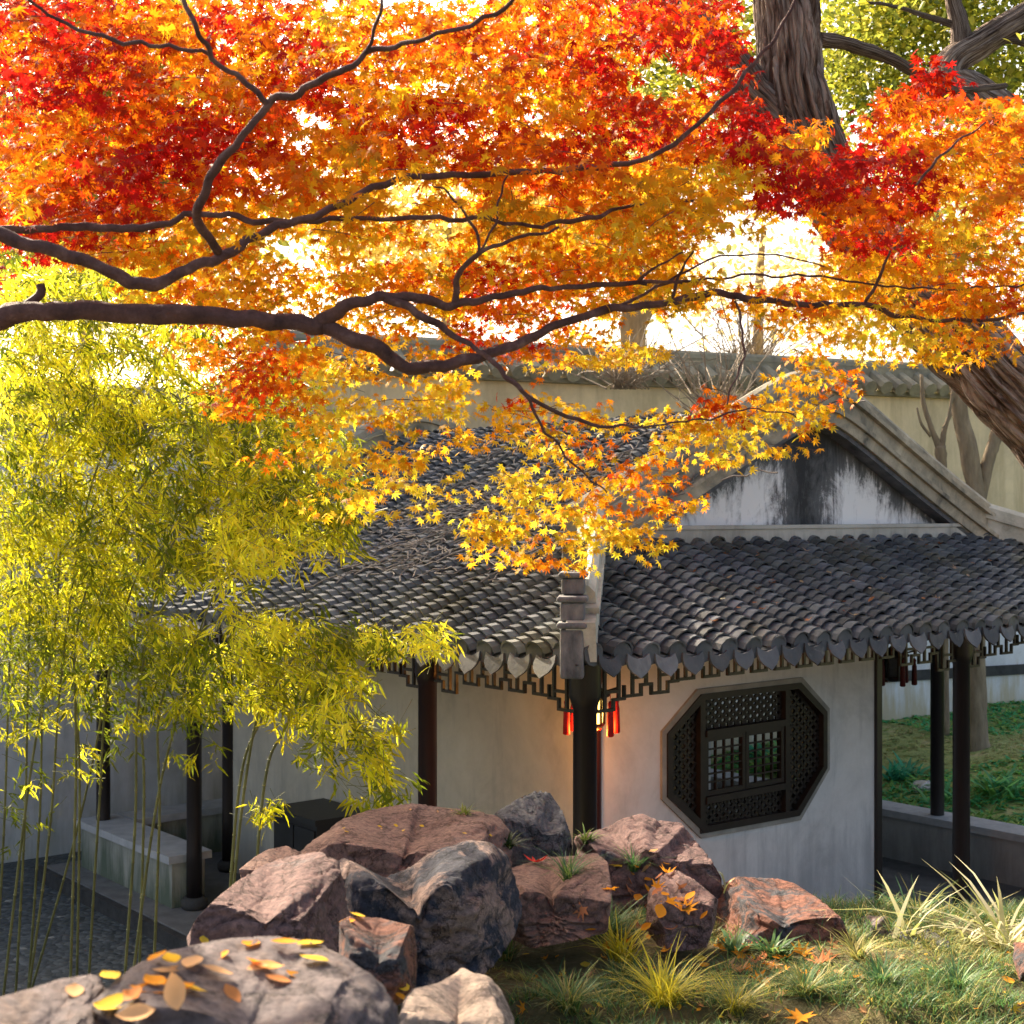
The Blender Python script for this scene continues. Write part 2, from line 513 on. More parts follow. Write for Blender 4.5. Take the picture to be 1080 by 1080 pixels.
M['red'] = mat_noise("red_silk_tassel", [(.3,(.42,.008,.012)),(.7,(.62,.015,.02))], 40, .6, .2, 60, .003)
M['darkred'] = mat_noise("faded_tassel", [(.3,(.03,.004,.005)),(.7,(.09,.008,.01))], 40, .6, .2, 60, .003)

def mat_pebble():
    m, nt, N, L, b = nodes_of("pebble_paving")
    tc = N.new("ShaderNodeTexCoord")
    v = N.new("ShaderNodeTexVoronoi"); v.inputs["Scale"].default_value = 17
    L.new(tc.outputs["Object"], v.inputs["Vector"])
    r = ramp(nt, [(.0,(.035,.045,.05)),(.6,(.08,.095,.10)),(.9,(.15,.165,.165)),(1.0,(.55,.54,.48))])
    L.new(v.outputs["Color"], r.inputs[0])
    n = tex(nt, 2, 5, .6)
    c = mixc(nt, math_n(nt, 'MULTIPLY', n.outputs["Fac"], .6), r.outputs[0], (.04,.05,.05))
    L.new(c, b.inputs["Base Color"])
    b.inputs["Roughness"].default_value = .7
    inv = math_n(nt, 'SUBTRACT', 1.0, v.outputs["Distance"])
    bump(nt, b, inv, .8, .03)
    return m
M['pebble'] = mat_pebble()

def mat_glow(name, col, strength):
    m, nt, N, L, b = nodes_of(name)
    b.inputs["Base Color"].default_value = (*col, 1)
    b.inputs["Emission Color"].default_value = (*col, 1)
    b.inputs["Emission Strength"].default_value = strength
    return m
M['glow'] = mat_glow("lit_lantern_silk", (1.0, .62, .12), 2.2)
M['unlit'] = mat_noise("dark_lantern_glass", [(.3,(.03,.035,.05)),(.7,(.07,.08,.10))], 6, .3, 0)

# ------------------------------------------------------------------ ground
def plane(name, x0, x1, y0, y1, z, m, nx=1, ny=1, fn=None):
    b = MB()
    vs = []; fs = []
    for j in range(ny+1):
        for i in range(nx+1):
            x = x0+(x1-x0)*i/nx; y = y0+(y1-y0)*j/ny
            vs.append((x, y, fn(x, y) if fn else z))
    for j in range(ny):
        for i in range(nx):
            a = j*(nx+1)+i
            fs.append((a, a+1, a+nx+2, a+nx+1))
    b.add(vs, fs)
    return b.build(name, m, smooth=True), b

g, _ = plane("ground", -600, 600, -200, 1200, -.16, M['ground'])
tag(g, kind="structure")
c, _ = plane("courtyard", -9, -.6, 5, 17, -.135, M['pebble'])
tag(c, kind="structure")

def sstep(a, b, x):
    t = max(0.0, min(1.0, (x-a)/(b-a)))
    return t*t*(3-2*t)

def mound_z(x, y):
    base = 2.62 - .18*y if y < 5 else 1.72 + (5.8-y)*.08
    base = min(base, 2.35)
    if y < 2.6: base -= .0
    fall = 1 - sstep(6.55, 8.1, y - .10*max(0, x-1))
    left = sstep(-1.75, -.75, x)
    right = 1 - .55*sstep(2.4, 5.0, x)
    n = noise.fractal(Vector((x*1.1, y*1.1, 3)), 1, 2, 4)*.07
    return -.3 + (base+.3+n)*fall*left*right

mo, mob = plane("rockery_mound", -2.2, 6.0, -1.5, 8.6, 0, M['earth'], 110, 130, mound_z)
tag(mo, kind="structure")

U = Vector((.769, .639, 0)); V = Vector((-.639, .769, 0))
P1 = Vector((.446, 8.8, 0))
ANG = math.atan2(.639, .769)
def W(k, s, z=0): return P1 + U*k + V*s + Vector((0, 0, z))

def bed_z(x, y):
    p = Vector((x, y, 0)) - P1
    k = p.dot(U)
    e = k - 6.55
    z = .34 + .36*sstep(.2, 3.2, e) + .10*sstep(3, 6, e)
    return z + noise.fractal(Vector((x*.8, y*.8, 9)), 1, 2, 3)*.05
b = MB(); vs = []; fs = []
NI, NJ = 40, 60
for j in range(NJ+1):
    for i in range(NI+1):
        k = 6.56 + 11*i/NI; s = -8 + 22*j/NJ
        p = W(k, s); vs.append((p.x, p.y, bed_z(p.x, p.y) if k > 6.57 else -.2))
for j in range(NJ):
    for i in range(NI):
        a = j*(NI+1)+i; fs.append((a, a+1, a+NI+2, a+NI+1))
b.add(vs, fs)
tag(b.build("garden_bed", mat_noise("mossy_bed", [(.3,(.16,.22,.07)),(.55,(.30,.33,.12)),(.75,(.46,.38,.22))], 2.2, .95, .8, 22, .04), smooth=True), kind="structure")

# ------------------------------------------------------------------ the pavilion
pav = empty("pavilion", P1, ANG)
tag(pav, "old white walled garden pavilion with grey tiled hip and gable roof and octagonal window", "pavilion")
KX, SX = 6.4, 7.0          # outer post rectangle
OV = .75                   # eave overhang
INN = .9                   # inner wall line

def zprof(d): return 2.66 + .34*d + .028*d*d
def lift(k, s):
    h = 0
    for ck, cs in ((-OV, -OV), (KX+OV, -OV), (-OV, SX+OV), (KX+OV, SX+OV)):
        r = math.hypot(k-ck, s-cs)
        h += .05*max(0, 1-r/1.5)**2
    return h
def ridge_d(k):
    return 3.95 - (math.sqrt((k-3.2)**2 + .09))
def roof_z_left(k, s):
    return zprof(ridge_d(k)) + lift(k, s)
def roof_z_right(k, s):
    return zprof(s+OV) + lift(k, s)

m_ = MB(); m_.box(-.42, KX+.42, -.42, SX+.42, -.15, 0); m_.build("platform", M['floor'], pav)
m_ = MB()
m_.box(-.50, -.424, -.5, SX+.5, -.16, -.012); m_.box(-.424, KX+.5, -.50, -.424, -.16, -.012)
m_.build("kerb", M['kerb'], pav)

# octagonal opening (k, z) on the front wall
OCT = [(1.98, 2.12), (3.14, 2.12), (3.47, 1.86), (3.47, 1.40), (3.12, 1.06), (2.02, 1.08), (1.62, 1.40), (1.62, 1.86)]
OCT = [(k, z+.02) for k, z in OCT]
def wall_with_hole(name, k0, k1, s0, s1, z0, z1, hole, m):
    outer = [(k0, z0), (k1, z0), (k1, z1), (k0, z1)]
    polys = [[Vector((a, c, 0)) for a, c in outer]]
    if hole: polys.append([Vector((a, c, 0)) for a, c in hole])
    pts = [p for pl in polys for p in pl]
    tri = tessellate_polygon(polys)
    b = MB()
    n = len(pts)
    b.add([(p.x, s0, p.y) for p in pts] + [(p.x, s1, p.y) for p in pts],
          [tuple(t) for t in tri] + [tuple(n+i for i in reversed(t)) for t in tri]
          + [(i, (i+1) % 4, n+(i+1) % 4, n+i) for i in range(4)])
    if hole:
        h = len(hole)
        b.add([(a, s0, c) for a, c in hole] + [(a, s1, c) for a, c in hole],
              [(i, h+i, h+(i+1) % h, (i+1) % h) for i in range(h)])
    return b.build(name, m, pav)
WE = 4.14                  # end of the front wall
wall_with_hole("wall", INN+.06, WE, INN, INN+.16, -.01, 3.28, OCT, M['white'])
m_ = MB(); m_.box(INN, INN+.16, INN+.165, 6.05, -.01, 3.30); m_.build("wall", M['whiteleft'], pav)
# return wall (with an opening that lets the garden show through the window) and back wall
m_ = MB()
m_.box(WE-.16, WE, INN+.165, 1.45, -.01, 3.3); m_.box(WE-.16, WE, 2.75, 6.05, -.01, 3.3)
m_.box(WE-.16, WE, 1.45, 2.75, -.01, .75); m_.box(WE-.16, WE, 1.45, 2.75, 1.95, 3.3)
m_.build("wall", M['white'], pav)
m_ = MB(); m_.box(INN+.165, WE-.165, 5.89, 6.05, -.01, 3.3); m_.build("wall", M['white'], pav)
m_ = MB(); m_.box(WE+.002, WE+.07, INN-.03, INN+.19, -.01, 3.0); m_.build("door_post", M['wood'], pav)

# posts, each with a stone base
def post(k, s, m, r=.075, z1=2.82, base=True):
    b = MB()
    b.lathe([(r*1.02, .10), (r, .5), (r*.97, 2.30), (r*1.0, 2.301), (r*1.32, 2.38), (r*1.32, 2.56), (r*1.32, z1)], 20, (k, s, 0))
    o = b.build("post", m, pav, smooth=True)
    if base:
        q = MB(); q.lathe([(r*1.5, 0.002), (r*1.75, .03), (r*1.75, .07), (r*1.3, .104)], 20, (k, s, 0))
        q.build("stone_base", M['kerb'], o, smooth=True)
    return o
for k, s in ((0,0),(4.04,0),(6.4,0),(0,1.62),(0,5.09),(0,7.0),(6.4,1.8),(6.4,5.2),(6.4,7.0)):
    post(k, s, M['darkwood'] if s in (1.62,) else M['wood'], .068 if k or s else .076)
post(INN-.035, INN-.035, M['redwood'], .066)
post(INN-.02, 6.09, M['wood'], .06)

# beams above the posts
m_ = MB()
m_.box(-.06, KX+.06, -.055, .055, 2.58, 2.80); m_.box(-.055, .055, .06, SX+.06, 2.581, 2.801)
m_.box(KX-.055, KX+.055, .06, SX-.06, 2.581, 2.801); m_.box(.06, KX-.06, SX-.055, SX+.055, 2.58, 2.80)
m_.build("eave_beam", M['wood'], pav)

# fretwork friezes hung between posts
def frieze(a, b_, horiz_k, fixed, drop=.30):
    """meander of thin bars between lateral a..b_"""
    b = MB()
    n = max(4, round((b_-a)/.235)); st = (b_-a)/n
    t = .018
    def pt(l, z): return (l, fixed, z) if horiz_k else (fixed, l, z)
    def seg(l0, z0, l1, z1):
        b.bar(pt(l0, z0), pt(l1, z1), .024, t) if z0 == z1 else b.bar(pt(l0, z0-t/2 if z0 < z1 else z0+t/2), pt(l1, z1+t/2 if z1 > z0 else z1-t/2), .022, t)
    seg(a, 2.56, b_, 2.56)
    for i in range(n):
        l = a+st*i; e = min(i, n-1-i)
        zb = 2.415 if e > 2 else (2.345 if e > 0 else 2.27)
        zm = zb+.062
        seg(l, zb, l+st*.62, zb)
        seg(l, zb, l, zm); seg(l+st*.62, zb, l+st*.62, zm)
        seg(l+st*.62, zm, l+st, zm)
        seg(l+st*.31, zb, l+st*.31, 2.56)
        seg(l+st*.81, zm, l+st*.81, 2.56)
        seg(l+st*.31, zm+.05, l+st*.81, zm+.05)
        zn = 2.415 if min(i+1, n-2-i) > 2 else (2.345 if min(i+1, n-2-i) > 0 else 2.27)
        if i < n-1: seg(l+st, min(zm, zn), l+st, max(zm, zn+.062))
    b.build("fretwork_frieze", M['wood'], pav)
frieze(.09, 3.95, True, 0.0); frieze(4.13, 6.3, True, 0.0)
frieze(.09, 1.53, False, 0.0); frieze(1.71, 5.0, False, 0.0); frieze(5.18, 6.9, False, 0.0)

# window: frame, panels of wavy lattice, casements
win = MB()
def oct_ring(b, poly, wd, s0, s1):
    cx = sum(p[0] for p in poly)/8; cz = sum(p[1] for p in poly)/8
    inner = [(cx+(k-cx)*(1-wd/.9), cz+(z-cz)*(1-wd/.54)) for k, z in poly]
    n = 8
    b.add([(k, s0, z) for k, z in poly]+[(k, s0, z) for k, z in inner]+[(k, s1, z) for k, z in poly]+[(k, s1, z) for k, z in inner],
          [(i, (i+1) % n, n+(i+1) % n, n+i) for i in range(n)] + [(n+i, n+(i+1) % n, 3*n+(i+1) % n, 3*n+i) for i in range(n)]
          + [((i+1) % n, i, 2*n+i, 2*n+(i+1) % n) for i in range(n)] + [(3*n+i, 3*n+(i+1) % n, 2*n+(i+1) % n, 2*n+i) for i in range(n)])
    return inner
inn = oct_ring(win, OCT, .05, INN-.035, INN+.10)
wf = win.build("octagonal_window", M['lattice'], pav)
# plaster surround
sr = MB()
big = [(2.55+(k-2.55)*1.05, 1.62+(z-1.62)*1.075) for k, z in OCT]
oct_ring(sr, big, .042, INN-.022, INN+.004)
sr.build("surround", mat_noise("grey_brick_surround", [(.3,(.20,.19,.17)),(.7,(.36,.34,.29))], 5, .8, .2, 30, .006), wf)
K0, K1 = 2.0, 2.98         # central casement block
ZB0, ZB1, ZT0, ZT1 = 1.10, 1.34, 1.84, 2.10
fr = MB()
for kk in (K0, K1): fr.box(kk-.028, kk+.028, INN-.03, INN+.06, 1.10, 2.115)
for zz in (ZB1, ZT0): fr.box(K0+.03, K1-.03, INN-.045, INN+.05, zz-.025, zz+.025)
fr.build("window_frame", M['lattice'], wf)
for ka, kb in ((K0+.035, (K0+K1)/2-.004), ((K0+K1)/2+.004, K1-.035)):
    q = MB(); za, zb = ZB1+.03, ZT0-.03
    q.box(ka, ka+.035, INN-.02, INN+.02, za, zb); q.box(kb-.035, kb, INN-.02, INN+.02, za, zb)
    q.box(ka+.035, kb-.035, INN-.019, INN+.019, za, za+.035); q.box(ka+.035, kb-.035, INN-.019, INN+.019, zb-.035, zb)
    for i in range(1, 4):
        kk = ka+.035+(kb-ka-.07)*i/4
        q.box(kk-.006, kk+.006, INN-.012, INN+.012, za+.035, zb-.035)
    for i in range(1, 6):
        zz = za+.035+(zb-za-.07)*i/6
        q.box(ka+.035, kb-.035, INN-.009, INN+.009, zz-.006, zz+.006)
    q.build("casement", M['lattice'], wf)
def inside(poly, x, y):
    c = False; j = len(poly)-1
    for i in range(len(poly)):
        xi, yi = poly[i]; xj, yj = poly[j]
        if (yi > y) != (yj > y) and x < (xj-xi)*(y-yi)/(yj-yi)+xi: c = not c
        j = i
    return c
def wavy_panel(poly, pitch, wave, back):
    b = MB()
    ks = [p[0] for p in poly]; zs = [p[1] for p in poly]
    n = int((max(ks)-min(ks))/pitch)+2
    for i in range(-1, n):
        for ph in (0, 1):
            prev = None
            steps = int((max(zs)-min(zs))/(wave/8))+1
            for j in range(steps+1):
                z = min(zs)+(max(zs)-min(zs))*j/steps
                k = min(ks)+pitch*i+pitch*.5*math.sin(2*math.pi*z/wave+ph*math.pi)*.9
                cur = (k, z) if inside(poly, k, z) else None
                if prev and cur: b.bar((prev[0], INN+.02, prev[1]), (cur[0], INN+.02, cur[1]), .024, .017, Vector((0,1,0)))
                prev = cur
    o = b.build("lattice_panel", M['lattice'], wf)
    if back:
        q = MB(); q.add([(k, INN+.11, z) for k, z in poly], [tuple(range(len(poly)))])
        q.build("backing", M['paper'], o)
LP = [(1.66,1.42),(1.97,1.13),(1.97,2.09),(1.66,1.85)]
RP = [(3.01,1.10),(3.13,1.11),(3.43,1.43),(3.43,1.85),(3.14,2.09),(3.01,2.09)]
wavy_panel(LP, .084, .15, True); wavy_panel(RP, .084, .15, True)
wavy_panel([(K0+.03,ZT0+.03),(K1-.03,ZT0+.03),(K1-.03,ZT1-.005),(K0+.03,ZT1-.005)], .08, .13, False)
wavy_panel([(K0+.03,ZB0+.02),(K1-.03,ZB0+.02),(K1-.03,ZB1-.03),(K0+.03,ZB1-.03)], .08, .13, False)

# ---- tiled roof
PITCH = .222
def tile_slope(lat0, lat1, dmax_fn, xyz):
    """xyz(lat, d) -> point on the slope (local). Rows of overlapping cover tiles between dished pan tiles."""
    b = MB()
    n = int(round((lat1-lat0)/PITCH)); st = (lat1-lat0)/n
    for i in range(n):
        for kind in (0, 1):                       # 0 pan, 1 cover
            lat = lat0+st*(i+.5*kind)
            if kind == 0 and i == 0: continue
            dm = dmax_fn(lat)
            if dm < .08: continue
            ex = .070 if kind else .10
            nt_ = max(1, int(round(dm/ex)))
            rowj = random.uniform(-.008, .008)
            for j in range(nt_):
                d0 = dm*j/nt_; d1 = min(dm, dm*(j+1)/nt_+.01)
                jl = rowj+random.uniform(-.007, .007); jz = random.uniform(-.004, .006)
                sh = random.uniform(.55, 1.5) if kind else random.uniform(.4, .9)
                b.col = (sh, sh*random.uniform(.97, 1.02), sh*random.uniform(.95, 1.06))
                p0 = xyz(lat+jl, d0); p1 = xyz(lat+jl, d1)
                dv = (p1-p0).normalized()
                pl = xyz(lat+jl+.05, d0)
                lv = pl-p0; lv = (lv - dv*lv.dot(dv)).normalized()
                nv = dv.cross(lv)
                if nv.z < 0: nv = -nv
                if kind:
                    r0, r1 = .080*random.uniform(.96,1.05), .071
                    m = 6; vs = []
                    up0, up1 = .020+jz, .006+jz
                    for r, p, up in ((r0, p0, up0), (r1, p1, up1), (r0-.012, p0, up0)):
                        for q in range(m+1):
                            a = math.pi*q/m
                            vs.append(p + lv*math.cos(a)*r + nv*(math.sin(a)*r*1.0 + up))
                    fs = [(q, q+1, m+1+q+1, m+1+q) for q in range(m)]
                    fs += [(2*(m+1)+q, 2*(m+1)+q+1, q+1, q) for q in range(m)]
                    b.add(vs, fs)
                else:
                    m = 4; vs = []
                    for p, up, ww in ((p0, .000+jz, .118), (p1, -.016+jz, .112), (p0, -.016+jz, .118)):
                        for q in range(m+1):
                            t = -1+2*q/m
                            vs.append(p + lv*t*ww + nv*(up + .032*t*t))
                    fs = [(q, q+1, m+1+q+1, m+1+q) for q in range(m)]
                    fs += [(2*(m+1)+q, 2*(m+1)+q+1, q+1, q) for q in range(m)]
                    b.add(vs, fs)
    return b, st

def drip_row(lat0, lat1, st, xyz, outv):
    """hanging shield shaped drip tiles and the round ends of the cover tiles"""
    b = MB()
    n = int(round((lat1-lat0)/st))
    shp = [(-.080,.030),(-.088,-.02),(-.080,-.055),(-.055,-.085),(-.024,-.104),(0,-.122),(.024,-.104),(.055,-.085),(.080,-.055),(.088,-.02),(.080,.030),(.04,.005),(0,-.003),(-.04,.005)]
    for i in range(1, n):
        lat = lat0+st*i+random.uniform(-.006,.006)
        p = xyz(lat, 0); q = xyz(lat+.05, 0); lv = (q-p).normalized()
        o = Vector(outv).normalized()
        sh = random.uniform(.7, 1.7); b.col = (sh*1.06, sh*1.0, sh*.96)
        tilt = random.uniform(.12, .34); sc_ = random.uniform(.9, 1.08)
        vs = []
        for off in (.012, -.004):
            for a, h in shp:
                vs.append(p + lv*a*sc_ + Vector((0,0,h*sc_*.86)) + o*(off + .02 - h*tilt))
        k = len(shp)
        b.add(vs, [tuple(range(k)), tuple(reversed(range(k, 2*k)))] + [(j, k+j, k+(j+1) % k, (j+1) % k) for j in range(k)])
    for i in range(n):
        lat = lat0+st*(i+.5)
        p = xyz(lat, 0); q = xyz(lat+.05, 0); lv = (q-p).normalized(); o = Vector(outv).normalized()
        sh = random.uniform(.7, 1.2); b.col = (sh, sh, sh)
        c = p + Vector((0,0,.026))
        vs = [c + lv*math.cos(2*math.pi*j/12)*.068 + Vector((0,0,math.sin(2*math.pi*j/12)*.066)) + o*off for off in (.016, -.01) for j in range(12)]
        b.add(vs, [tuple(range(12))] + [(j, 12+j, 12+(j+1) % 12, (j+1) % 12) for j in range(12)])
    return b

E0 = -OV
def left_xyz(lat, d): return Vector((E0+d, lat, roof_z_left(E0+d, lat)))
def right_xyz(lat, d): return Vector((lat, E0+d, roof_z_right(lat, E0+d)))
def back_xyz(lat, d): return Vector((KX+OV-d, lat, roof_z_left(KX+OV-d, lat)))
def far_xyz(lat, d): return Vector((lat, SX+OV-d, roof_z_right(lat, E0+d)))
GS0, GS1 = .86, SX-.86      # gable planes
SK = GS0+OV                 # depth of the skirt roof
def dm_long(lat):
    if lat < GS0-.02: return max(0, lat+OV-.02)
    if lat > GS1+.02: return max(0, SX+OV-lat-.02)
    return 3.95
def dm_short(lat):
    return max(0, min(lat+OV-.02, SK, KX+OV-lat-.02))
for xyz, l0, l1, dm, out in ((left_xyz, -OV, SX+OV, dm_long, (-1,0,0)), (right_xyz, -OV, KX+OV, dm_short, (0,-1,0)),
                             (back_xyz, -OV, SX+OV, dm_long, (1,0,0)), (far_xyz, -OV, KX+OV, dm_short, (0,1,0))):
    b, st = tile_slope(l0, l1, dm, xyz)
    rs = b.build("roof_slope", M['tile'], pav, smooth=False)
    drip_row(l0, l1, st, xyz, out).build("drip_tile_edge", M['tile'], rs)
    # boarding below the tiles
    q = MB(); n = 40; vs = []; fs = []
    for i in range(n+1):
        lat = l0+(l1-l0)*i/n
        dmx = max(.02, dm(lat))
        for j in range(9):
            p = xyz(lat, dmx*j/8); vs.append((p.x, p.y, p.z-.035))
    for i in range(n):
        for j in range(8):
            a = i*9+j; fs.append((a, a+1, a+10, a+9))
    q.add(vs, fs); q.build("roof_boarding", M['wood'], rs)

# gable wall, mortar band and verge ridges
def gable(s, sgn):
    b = MB(); pts = []
    n = 40; ka, kb = .9, 5.5
    for i in range(n+1):
        k = ka+(kb-ka)*i/n
        pts.append((k, zprof(ridge_d(k))))
    vs = [(k, s, z) for k, z in pts] + [(k, s, 3.0) for k, z in pts]
    b.add(vs, [(i, i+1, n+2+i, n+1+i) for i in range(n)])
    b.build("gable_wall", M['gable'], pav)
    q = MB(); s0, s1 = (s-.14, s-.005) if sgn < 0 else (s+.005, s+.14)
    q.box(.95, 5.45, s0, s1, 3.05, 3.37); q.box(.95, 5.45, s0-.012 if sgn < 0 else s0, s1 if sgn < 0 else s1+.012, 3.372, 3.40)
    q.build("mortar_band", M['band'], pav)
    path = [Vector((.72+(5.68-.72)*i/70, s, zprof(ridge_d(.72+(5.68-.72)*i/70))-.0)) for i in range(71)]
    e = sgn
    def sec(l): return [(a*e, h) for a, h in l]
    lat = Vector((0, 1, 0))
    v1 = MB(); v1.sweep(path, lat, sec([(.02,-.06),(.17,-.06),(.17,.03),(.02,.03)]))
    vo = v1.build("gable_verge", M['ridge'], pav)
    v2 = MB(); v2.sweep(path, lat, sec([(-.12,.032),(.20,.032),(.20,.065),(-.12,.065)]))
    v2.sweep(path, lat, sec([(-.05,.067),(.13,.067),(.13,.20),(-.05,.20)]))
    v2.sweep(path, lat, sec([(-.09,.202),(.175,.202),(.175,.235),(-.09,.235)]))
    v2.sweep(path, lat, sec([(-.05,.237),(.13,.237),(.13,.30),(.09,.345),(.04,.36),(-.01,.345),(-.05,.30)]))
    v2.build("verge_ridge", M['ridge'], vo)
    v3 = MB(); v3.sweep(path, lat, sec([(.005,-.10),(.14,-.10),(.14,-.063),(.005,-.063)]))
    v3.build("dark_fillet", M['ridgedark'], vo)
gable(GS0, -1); gable(GS1, 1)

def hip(c0, c1, front=True):
    """hip ridge from the corner c0 up to the foot of the gable c1"""
    path = []
    n = 24
    for i in range(n+1):
        t = i/n
        k = c0[0]+(c1[0]-c0[0])*t; s = c0[1]+(c1[1]-c0[1])*t
        d = min(abs(k-E0), abs(KX+OV-k))
        path.append(Vector((k, s, zprof(d)+lift(k, s))))
    d = (path[-1]-path[0]); lat = Vector((d.y, -d.x, 0)).normalized()
    b = MB()
    b.sweep(path, lat, [(-.06,-.03),(.105,-.03),(.10,.19),(-.06,.19)])
    b.sweep(path[2:], lat, [(-.085,.192),(.115,.192),(.115,.225),(-.085,.225)])
    b.sweep(path[3:], lat, [(-.05,.227),(.095,.227),(.09,.29),(.05,.33),(0,.33),(-.05,.29)])
    o = b.build("hip_ridge", M['limemoss'], pav)
    if front:
        dirv = (path[0]-path[3]); dirv.z = 0; dirv.normalize()
        q = MB()
        def blk(back, dz0, dz1, wd, ln):
            c = path[0] - dirv*back - lat*.028
            a = c; bb = c - dirv*ln
            z0 = path[0].z+dz0; z1 = path[0].z+dz1
            vs = []
            for zz in (z0, z1):
                vs += [a-lat*wd+Vector((0,0,zz-a.z)), a+lat*wd+Vector((0,0,zz-a.z)), bb+lat*wd+Vector((0,0,zz-bb.z)), bb-lat*wd+Vector((0,0,zz-bb.z))]
            q.add(vs, [(3,2,1,0),(4,5,6,7),(0,1,5,4),(1,2,6,5),(2,3,7,6),(3,0,4,7)])
        blk(-.03, -.12, .15, .064, .10); blk(-.045, .152, .185, .082, .16)
        blk(.01, .188, .29, .066, .14); blk(-.01, .292, .325, .084, .2)
        blk(.10, .328, .42, .064, .14); blk(.08, .422, .452, .08, .2)
        blk(.22, .455, .60, .066, .2); blk(.20, .602, .63, .085, .24)
        oo = q.build("hip_end_ornament", M['ridgeend'], o); bv = oo.modifiers.new('bevel', 'BEVEL'); bv.width = .016; bv.segments = 3
cn = -OV+.03
hip((cn, cn), (.86, .86)); hip((KX-cn, cn), (KX-.86, .86)); hip((cn, SX-cn), (.86, SX-.86)); hip((KX-cn, SX-cn), (KX-.86, SX-.86))

# sitting wall between the far posts of the left side and along its end
bn = empty("sitting_wall", W(0, 5.2), ANG)
tag(bn, "low mossy plastered sitting wall with grey stone top behind the bamboo stems", "low wall")
b = MB(); b.box(-.16, .16, 0, 1.95, 0.002, .40); b.build("wall", M['benchwall'], bn)
b = MB(); b.box(-.21, .21, -.04, 2.0, .402, .47); b.build("stone_top", M['stonecap'], bn)
bf = empty("sitting_wall", W(.25, 7.0), ANG)
tag(bf, "pale far sitting wall crossing behind the two dark left posts", "low wall")
b = MB(); b.box(0, 5.9, -.15, .15, 0.002, .40); b.build("wall", M['benchwall'], bf)
b = MB(); b.box(0, 5.95, -.2, .2, .402, .47); b.build("stone_top", M['stonecap'], bf)
br = empty("sitting_wall", W(6.4, -.9), ANG)
tag(br, "dark grey low wall with pale stone top below the green garden bed", "low wall")
b = MB(); b.box(-.14, .14, -3.0, 7.6, -.15, .43); b.build("wall", M['lowwall'], br)
b = MB(); b.box(-.19, .19, -3.0, 7.6, .432, .50); b.build("stone_top", M['stonecap'], br)

# black cabinet under the left wall
cb = empty("cabinet", W(.58, 3.95), ANG)
tag(cb, "black cabinet standing against the pavilion wall behind the rocks", "cabinet")
b = MB(); b.box(-.24, .24, -.34, .34, .05, .93); b.build("body", M['iron'], cb)
b = MB(); b.box(-.28, .28, -.38, .38, .932, .98); b.build("top", M['iron'], cb)
for yy in (-.165, .165):
    b = MB(); b.box(-.256, -.242, yy-.155, yy+.155, .10, .88); d_ = b.build("door", M['iron'], cb)
    q = MB(); q.box(-.275, -.258, yy*.25-.012, yy*.25+.012, .45, .55); q.build("handle", M['kerb'], d_)

# lanterns
def lantern(loc, rz, lit):
    e = empty("lantern", loc, rz)
    def hexp(r): return [(r*math.cos(math.pi/3*i), r*math.sin(math.pi/3*i)) for i in range(6)]
    b = MB(); b.lathe([(.05,-.235),(.075,-.22),(.09,-.205),(.085,-.19)], 6); b.lathe([(.09,-.03),(.13,-.015),(.13,0),(.05,.05),(.012,.09),(.012,.10)], 6)
    for x, y in hexp(.085): b.bar((x, y, -.2), (x, y, -.02), .014, .014)
    b.bar((0,0,.10), (0,0,2.80-loc[2]), .008, .008)
    for x, y in hexp(.17): b.bar((x*.5, y*.5, .01), (x, y, .035), .012, .014)
    b.build("frame", M['lattice'], e)
    b = MB(); b.lathe([(.074,-.188),(.078,-.11),(.074,-.032)], 6); b.build("silk_panels", M['glow'] if lit else M['unlit'], e)
    for x, y in hexp(.17):
        b = MB(); b.bar((x,y,.03), (x,y,-.04), .004, .004); b.lathe([(.008,-.03),(.018,-.045),(.014,-.07),(.021,-.10),(.025,-.255),(.016,-.262)], 8, (x,y,0))
        b.build("tassel", M['red'] if lit else M['darkred'], e, smooth=True)
    return e
L0 = P(624, 732, 9.45)
la = lantern(L0, R(12), True)
tag(la, "lit palace lantern with red tassels behind the dark corner post", "lantern")
pl = bpy.data.lights.new("lantern_light", 'POINT'); pl.energy = 8; pl.color = (1, .34, .05); pl.shadow_soft_size = .06
po = bpy.data.objects.new("lantern_light", pl); COL.objects.link(po); po.parent = la; po.location = (0, 0, -.30)
L1 = P(943, 690, 12.5)
lb = lantern(L1, R(40), False)
tag(lb, "unlit dark lantern hanging in the open bay right of the white wall", "lantern")

